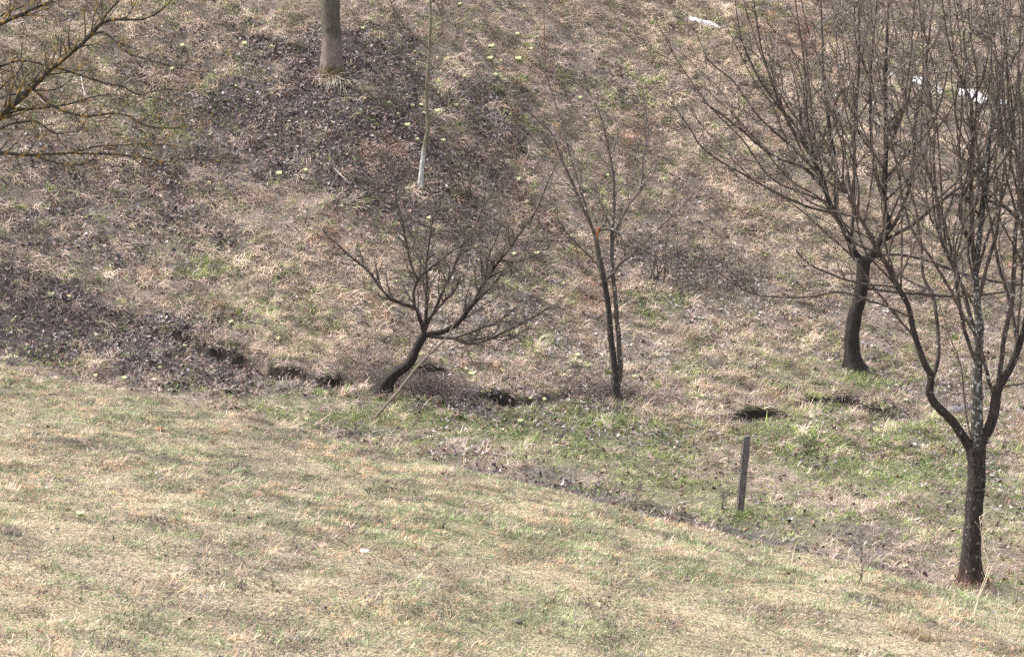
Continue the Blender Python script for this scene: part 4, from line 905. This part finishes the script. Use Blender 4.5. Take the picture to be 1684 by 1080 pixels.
# rusty nail and a split in the top
U = Tubes(); q = pb*.15+pt*.85; U.add(np.array([q+np.array([0, -.03, 0]), q+np.array([.0, -.055, .003])]), [.004, .005], 6); U.build("nail", plain_mat("rust", (.10,.045,.025), (.16,.075,.04), 60), post, pb)

# ------------------------------------------------------------------ snow patches
M_SNOW = plain_mat("old_snow", (.80,.82,.86), (.88,.89,.91), 12, .6, .5)
def snow(p0, p1, th, label, K=7, m=56):
    """a thin lens of old snow lying along the line p0-p1 (photograph pixels), th pixels across"""
    ax, ay = (p1[0]-p0[0])*.5, (p1[1]-p0[1])*.5; L = math.hypot(ax, ay); cx, cy = (p0[0]+p1[0])*.5, (p0[1]+p1[1])*.5
    nx_, ny_ = -ay/L, ax/L; pts = []; ph = rng.random(3)*6
    for k in range(m):
        a = 2*math.pi*k/m; f = 1+.16*math.sin(3*a+ph[0])+.12*math.sin(7*a+ph[1])+.10*math.sin(13*a+ph[2])
        u = math.copysign(abs(math.cos(a))**.8, math.cos(a)); v = math.sin(a)*f*th*.5
        pts.append(hit(cx+ax*u+nx_*v, cy+ay*u+ny_*v, 30)[:2])
    pts = np.array(pts); c0 = pts.mean(0); V = []
    for k in range(1, K+1):
        s_ = k/K; q = c0+(pts-c0)*s_; x, y = q[:, 0], q[:, 1]
        h = .015*np.sqrt(max(0, 1-s_**2.2))+(.02 if k < K else -.03)
        V.append(np.stack([x, y, ground(x, y)+h+.02*(vnoise(x*9, y*9, 7)-.5)], 1))
    V.append(np.array([[c0[0], c0[1], float(ground(c0[:1], c0[1:])[0])+.04]])); V = np.concatenate(V)
    j = np.arange(m); j2 = (j+1) % m; q = np.concatenate([np.stack([k*m+j, k*m+j2, (k+1)*m+j2, (k+1)*m+j], 1) for k in range(K-1)])
    tri = np.stack([np.full(m, len(V)-1), j, j2], 1); b = np.array([c0[0], c0[1], V[-1][2]-.04])
    me = mesh_arrays("snow_patch", V-b, [q, tri], np.ones((len(V), 3)), True); o = link("snow_patch", me, M_SNOW, None, b); tag(o, label, "snow patch", "leftover snow patches")
snow((1131,30),(1188,48), 6, "long thin streak of snow alone on the open grass at the top")
snow((1462,123),(1474,127), 8, "smallest snow spot seen through the crown of the dark tree")
snow((1496,131),(1532,138), 10, "ragged snow strip between the smallest spot and the broadest snow patch")
snow((1530,138),(1550,156), 11, "slanting snow strip just left of the broadest snow patch")
snow((1573,150),(1628,168), 18, "broadest snow patch behind a forked stem of the nearest tree")
snow((1640,167),(1656,171), 6, "small snow spot at the right end of the snow row")

# ------------------------------------------------------------------ stones and clods
def stone(px, py, size, label, mat, ymin=8.0, flat=.6):
    b = hit(px, py, ymin); n, m = 10, 6; V = []
    for i in range(m+1):
        ph = math.pi*i/m
        for j in range(n):
            t_ = 2*math.pi*j/n; k = size*.5*(.8+.4*rng.random())
            V.append((k*math.sin(ph)*math.cos(t_)*1.2, k*math.sin(ph)*math.sin(t_), k*math.cos(ph)*flat+size*.12))
    q = [(i*n+j, (i+1)*n+j, (i+1)*n+(j+1) % n, i*n+(j+1) % n) for i in range(m) for j in range(n)]
    me = mesh_arrays("stone", np.array(V), [np.array(q)], np.ones((len(V), 3)), True); o = link("stone", me, mat, None, b); tag(o, label, "stone")
M_STONE = plain_mat("grey_stone", (.06,.055,.063), (.14,.13,.145), 30)
M_STONE_W = plain_mat("white_stone", (.62,.58,.54), (.75,.72,.68), 30)
M_CLOD = plain_mat("earth_clod", (.05,.037,.03), (.10,.075,.06), 40)
stone(767, 647, .20, "bluish grey stone in the brambles right of the leaning tree", M_STONE, 24)
stone(1572, 680, .26, "grey stone behind the fork of the nearest tree", M_STONE, 22)
stone(1590, 672, .18, "smaller grey stone against the forked stem of the nearest tree", M_STONE, 22)
stone(600, 908, .055, "small whitish stone in the near bank grass", M_STONE_W)
stone(1082, 855, .06, "pale stone at the muddy edge below the dark weed", M_STONE_W, 20)
stone(110, 838, .035, "reddish brown clod beside the near primrose", plain_mat("red_clod", (.16,.06,.03), (.22,.09,.05), 40))
stone(93, 871, .03, "dark clod below the near primrose", M_CLOD)
stone(270, 893, .026, "dark clod left of the bare earth patch", M_CLOD)
stone(852, 1024, .045, "brown curled leaf, modelled as a clod, low in the middle of the near bank", M_CLOD)  # a curled dead leaf, stood in for by a clod shape
stone(22, 775, .05, "dark clod on the near bank at the left", M_CLOD)
stone(262, 708, .06, "red brown clod on the near bank below the dark leaves", plain_mat("rust_clod", (.20,.08,.04), (.27,.12,.06), 40))

# ------------------------------------------------------------------ primroses
def prim_mesh(kind, n_f, n_l):
    """flowers or leaves of one clump about 0.14 m across, base at the origin"""
    V = []; q = []; C = []
    if kind == 'leaf':
        for k in range(n_l):
            a = 2*math.pi*k/n_l+rng.normal(0, .2); L = .07+.04*rng.random(); w_ = .02
            d = np.array([math.cos(a), math.sin(a), 0]); s_ = np.array([-d[1], d[0], 0]); i = len(V)
            for f, h, ww in ((.1, .01, .5), (.5, .045, 1), (.85, .04, .9), (1.05, .02, .3)):
                for sg in (-1, 1): V.append(d*L*f+s_*w_*ww*sg+np.array([0, 0, h]))
            for r_ in range(3): q.append((i+2*r_, i+2*r_+1, i+2*r_+3, i+2*r_+2))
            g = .8+.5*rng.random(); C += [(.10*g, .155*g, .045*g)]*8
    else:
        for k in range(n_f):
            a = rng.random()*6.283; rr = .06*math.sqrt(rng.random()); c = np.array([rr*math.cos(a), rr*math.sin(a), .055+.04*rng.random()])
            tilt = np.array([rng.normal(0, .3), -.35+rng.normal(0, .3), 1]); tilt /= np.linalg.norm(tilt)
            e1 = np.cross(tilt, [0, 1, 0]); e1 /= np.linalg.norm(e1); e2 = np.cross(tilt, e1)
            for p_ in range(5):
                t0 = 2*math.pi*p_/5; i = len(V); f = .021
                dd = e1*math.cos(t0)+e2*math.sin(t0); ss = -e1*math.sin(t0)+e2*math.cos(t0)
                V += [c, c+dd*f*.7+ss*f*.55+tilt*.004, c+dd*f*1.15+tilt*.002, c+dd*f*.7-ss*f*.55+tilt*.004]; q.append((i, i+1, i+2, i+3))
                C += [(.60, .54, .22)]+[(.68, .67, .43)]*3
    return np.array(V), np.array(q), np.array(C)
M_PETAL = blade_mat("primrose_petals", .25, .6, .2)
variants = []
for v in range(5):
    V, q, C = prim_mesh('leaf', 0, 8); a = mesh_arrays("leaf_rosette", V, [q], C, False); a.materials.append(M_PLANT)
    V, q, C = prim_mesh('flower', (5, 8, 11, 15, 22)[v], 0); b = mesh_arrays("blossoms", V, [q], C, False); b.materials.append(M_PETAL)
    variants.append((a, b))
def primrose(px, py, size, v, label, group, ymin=24.0):
    b = hit(px, py, ymin); o = empty("primrose_clump", b+np.array([0, 0, .015]), label, "flowers", group)
    n = ground(b[:1], b[1:2]); s_ = (float(ground(b[:1], b[1:2]+.2)[0])-float(n[0]))/.2
    o.rotation_euler = (math.atan(s_)*.7, 0, 0); o.scale = (size*.48,)*3
    for nm, me in (("leaf_rosette", variants[v][0]), ("blossoms", variants[v][1])):
        c = bpy.data.objects.new(nm, me); COL.objects.link(c); c.parent = o
PR = {
 ("pale yellow primrose clump on the hillside below the lichened branches and the thickest trunk", "primroses around the thickest trunk"):
   [(300,80,1.2,3),(402,77,1.3,4),(447,80,.9,1),(429,89,.7,0),(283,117,1.1,2),(389,145,.9,2),(433,120,.7,1),(410,148,.7,0),(289,172,.8,1),(459,291,1.4,4),(344,304,.8,1),(503,285,1.0,3),(597,50,1,2),(600,166,.8,1),(628,31,.8,1),(662,31,.8,1)],
 ("pale yellow primrose clump near the stem of the whitewashed sapling", "primroses around the whitewashed sapling"):
   [(720,99,1,2),(679,102,.8,1),(684,120,.8,1),(719,187,1.4,4),(693,177,1.1,3),(679,178,1.0,1),(670,211,1.3,4),(686,234,.9,2),(729,237,1.2,3),(640,174,.9,1),(655,191,.8,1),(751,178,1.1,2),(725,192,1.1,2),(697,190,.9,1),(654,322,1,2),(705,363,1,2)],
 ("pale yellow primrose clump on the open hillside between sapling and dark tree crown", "primroses on the open hillside"):
   [(756,12,1.1,3),(808,82,1.5,4),(851,61,1.2,3),(873,85,1.1,2),(806,101,1.4,4),(824,104,1.0,2),(852,102,1.6,4),(815,128,1.2,3),(763,130,1.1,3),(839,193,.8,1),(782,73,.8,1),(790,67,.7,1),(954,165,1,2),(1054,171,.8,1),(1110,223,.8,1),(999,293,1,2),(853,299,1.1,2),(1024,28,.7,1),(862,14,.8,1),(898,78,.9,1),(945,150,.7,0)],
 ("pale yellow primrose clump on the straw slope around the leaning tree crown", "primroses around the leaning tree crown"):
   [(938,393,1,2),(845,423,1.1,3),(883,422,1.4,4),(926,472,1.1,2),(714,466,1.2,1),(651,467,.8,0),(866,336,1,1),(457,562,1,2),(380,534,.9,2)],
 ("pale yellow primrose clump beside the dark leaves at the left end of the gully", "primroses in the dark wet leaves"):
   [(85,491,1.3,2),(114,492,1.0,3),(303,575,1.1,3),(157,623,.9,2),(205,628,1.1,3),(255,629,.9,2),(263,608,.7,1),(111,602,.7,1)],
 ("pale yellow primrose clump in the grass along the eroded bank", "primroses along the eroded bank"):
   [(776,621,1.5,4),(765,612,1.1,3),(950,589,1.1,3),(505,694,.9,2),(1043,624,1.0,2),(895,665,.9,3),(872,662,.7,2),(856,699,1.2,3),(794,651,.9,1),(1155,656,1.0,3),(1490,663,1.0,2),(1489,937,1.0,2),(826,712,.9,2)],
}
for (lab, grp), lst in PR.items():
    for a, c, s_, v in lst: primrose(a, c, s_, v, lab, grp)
primrose(132, 854, .72, 4, "single bright primrose clump alone in the near bank grass", "primroses around the near bank", 8.0)
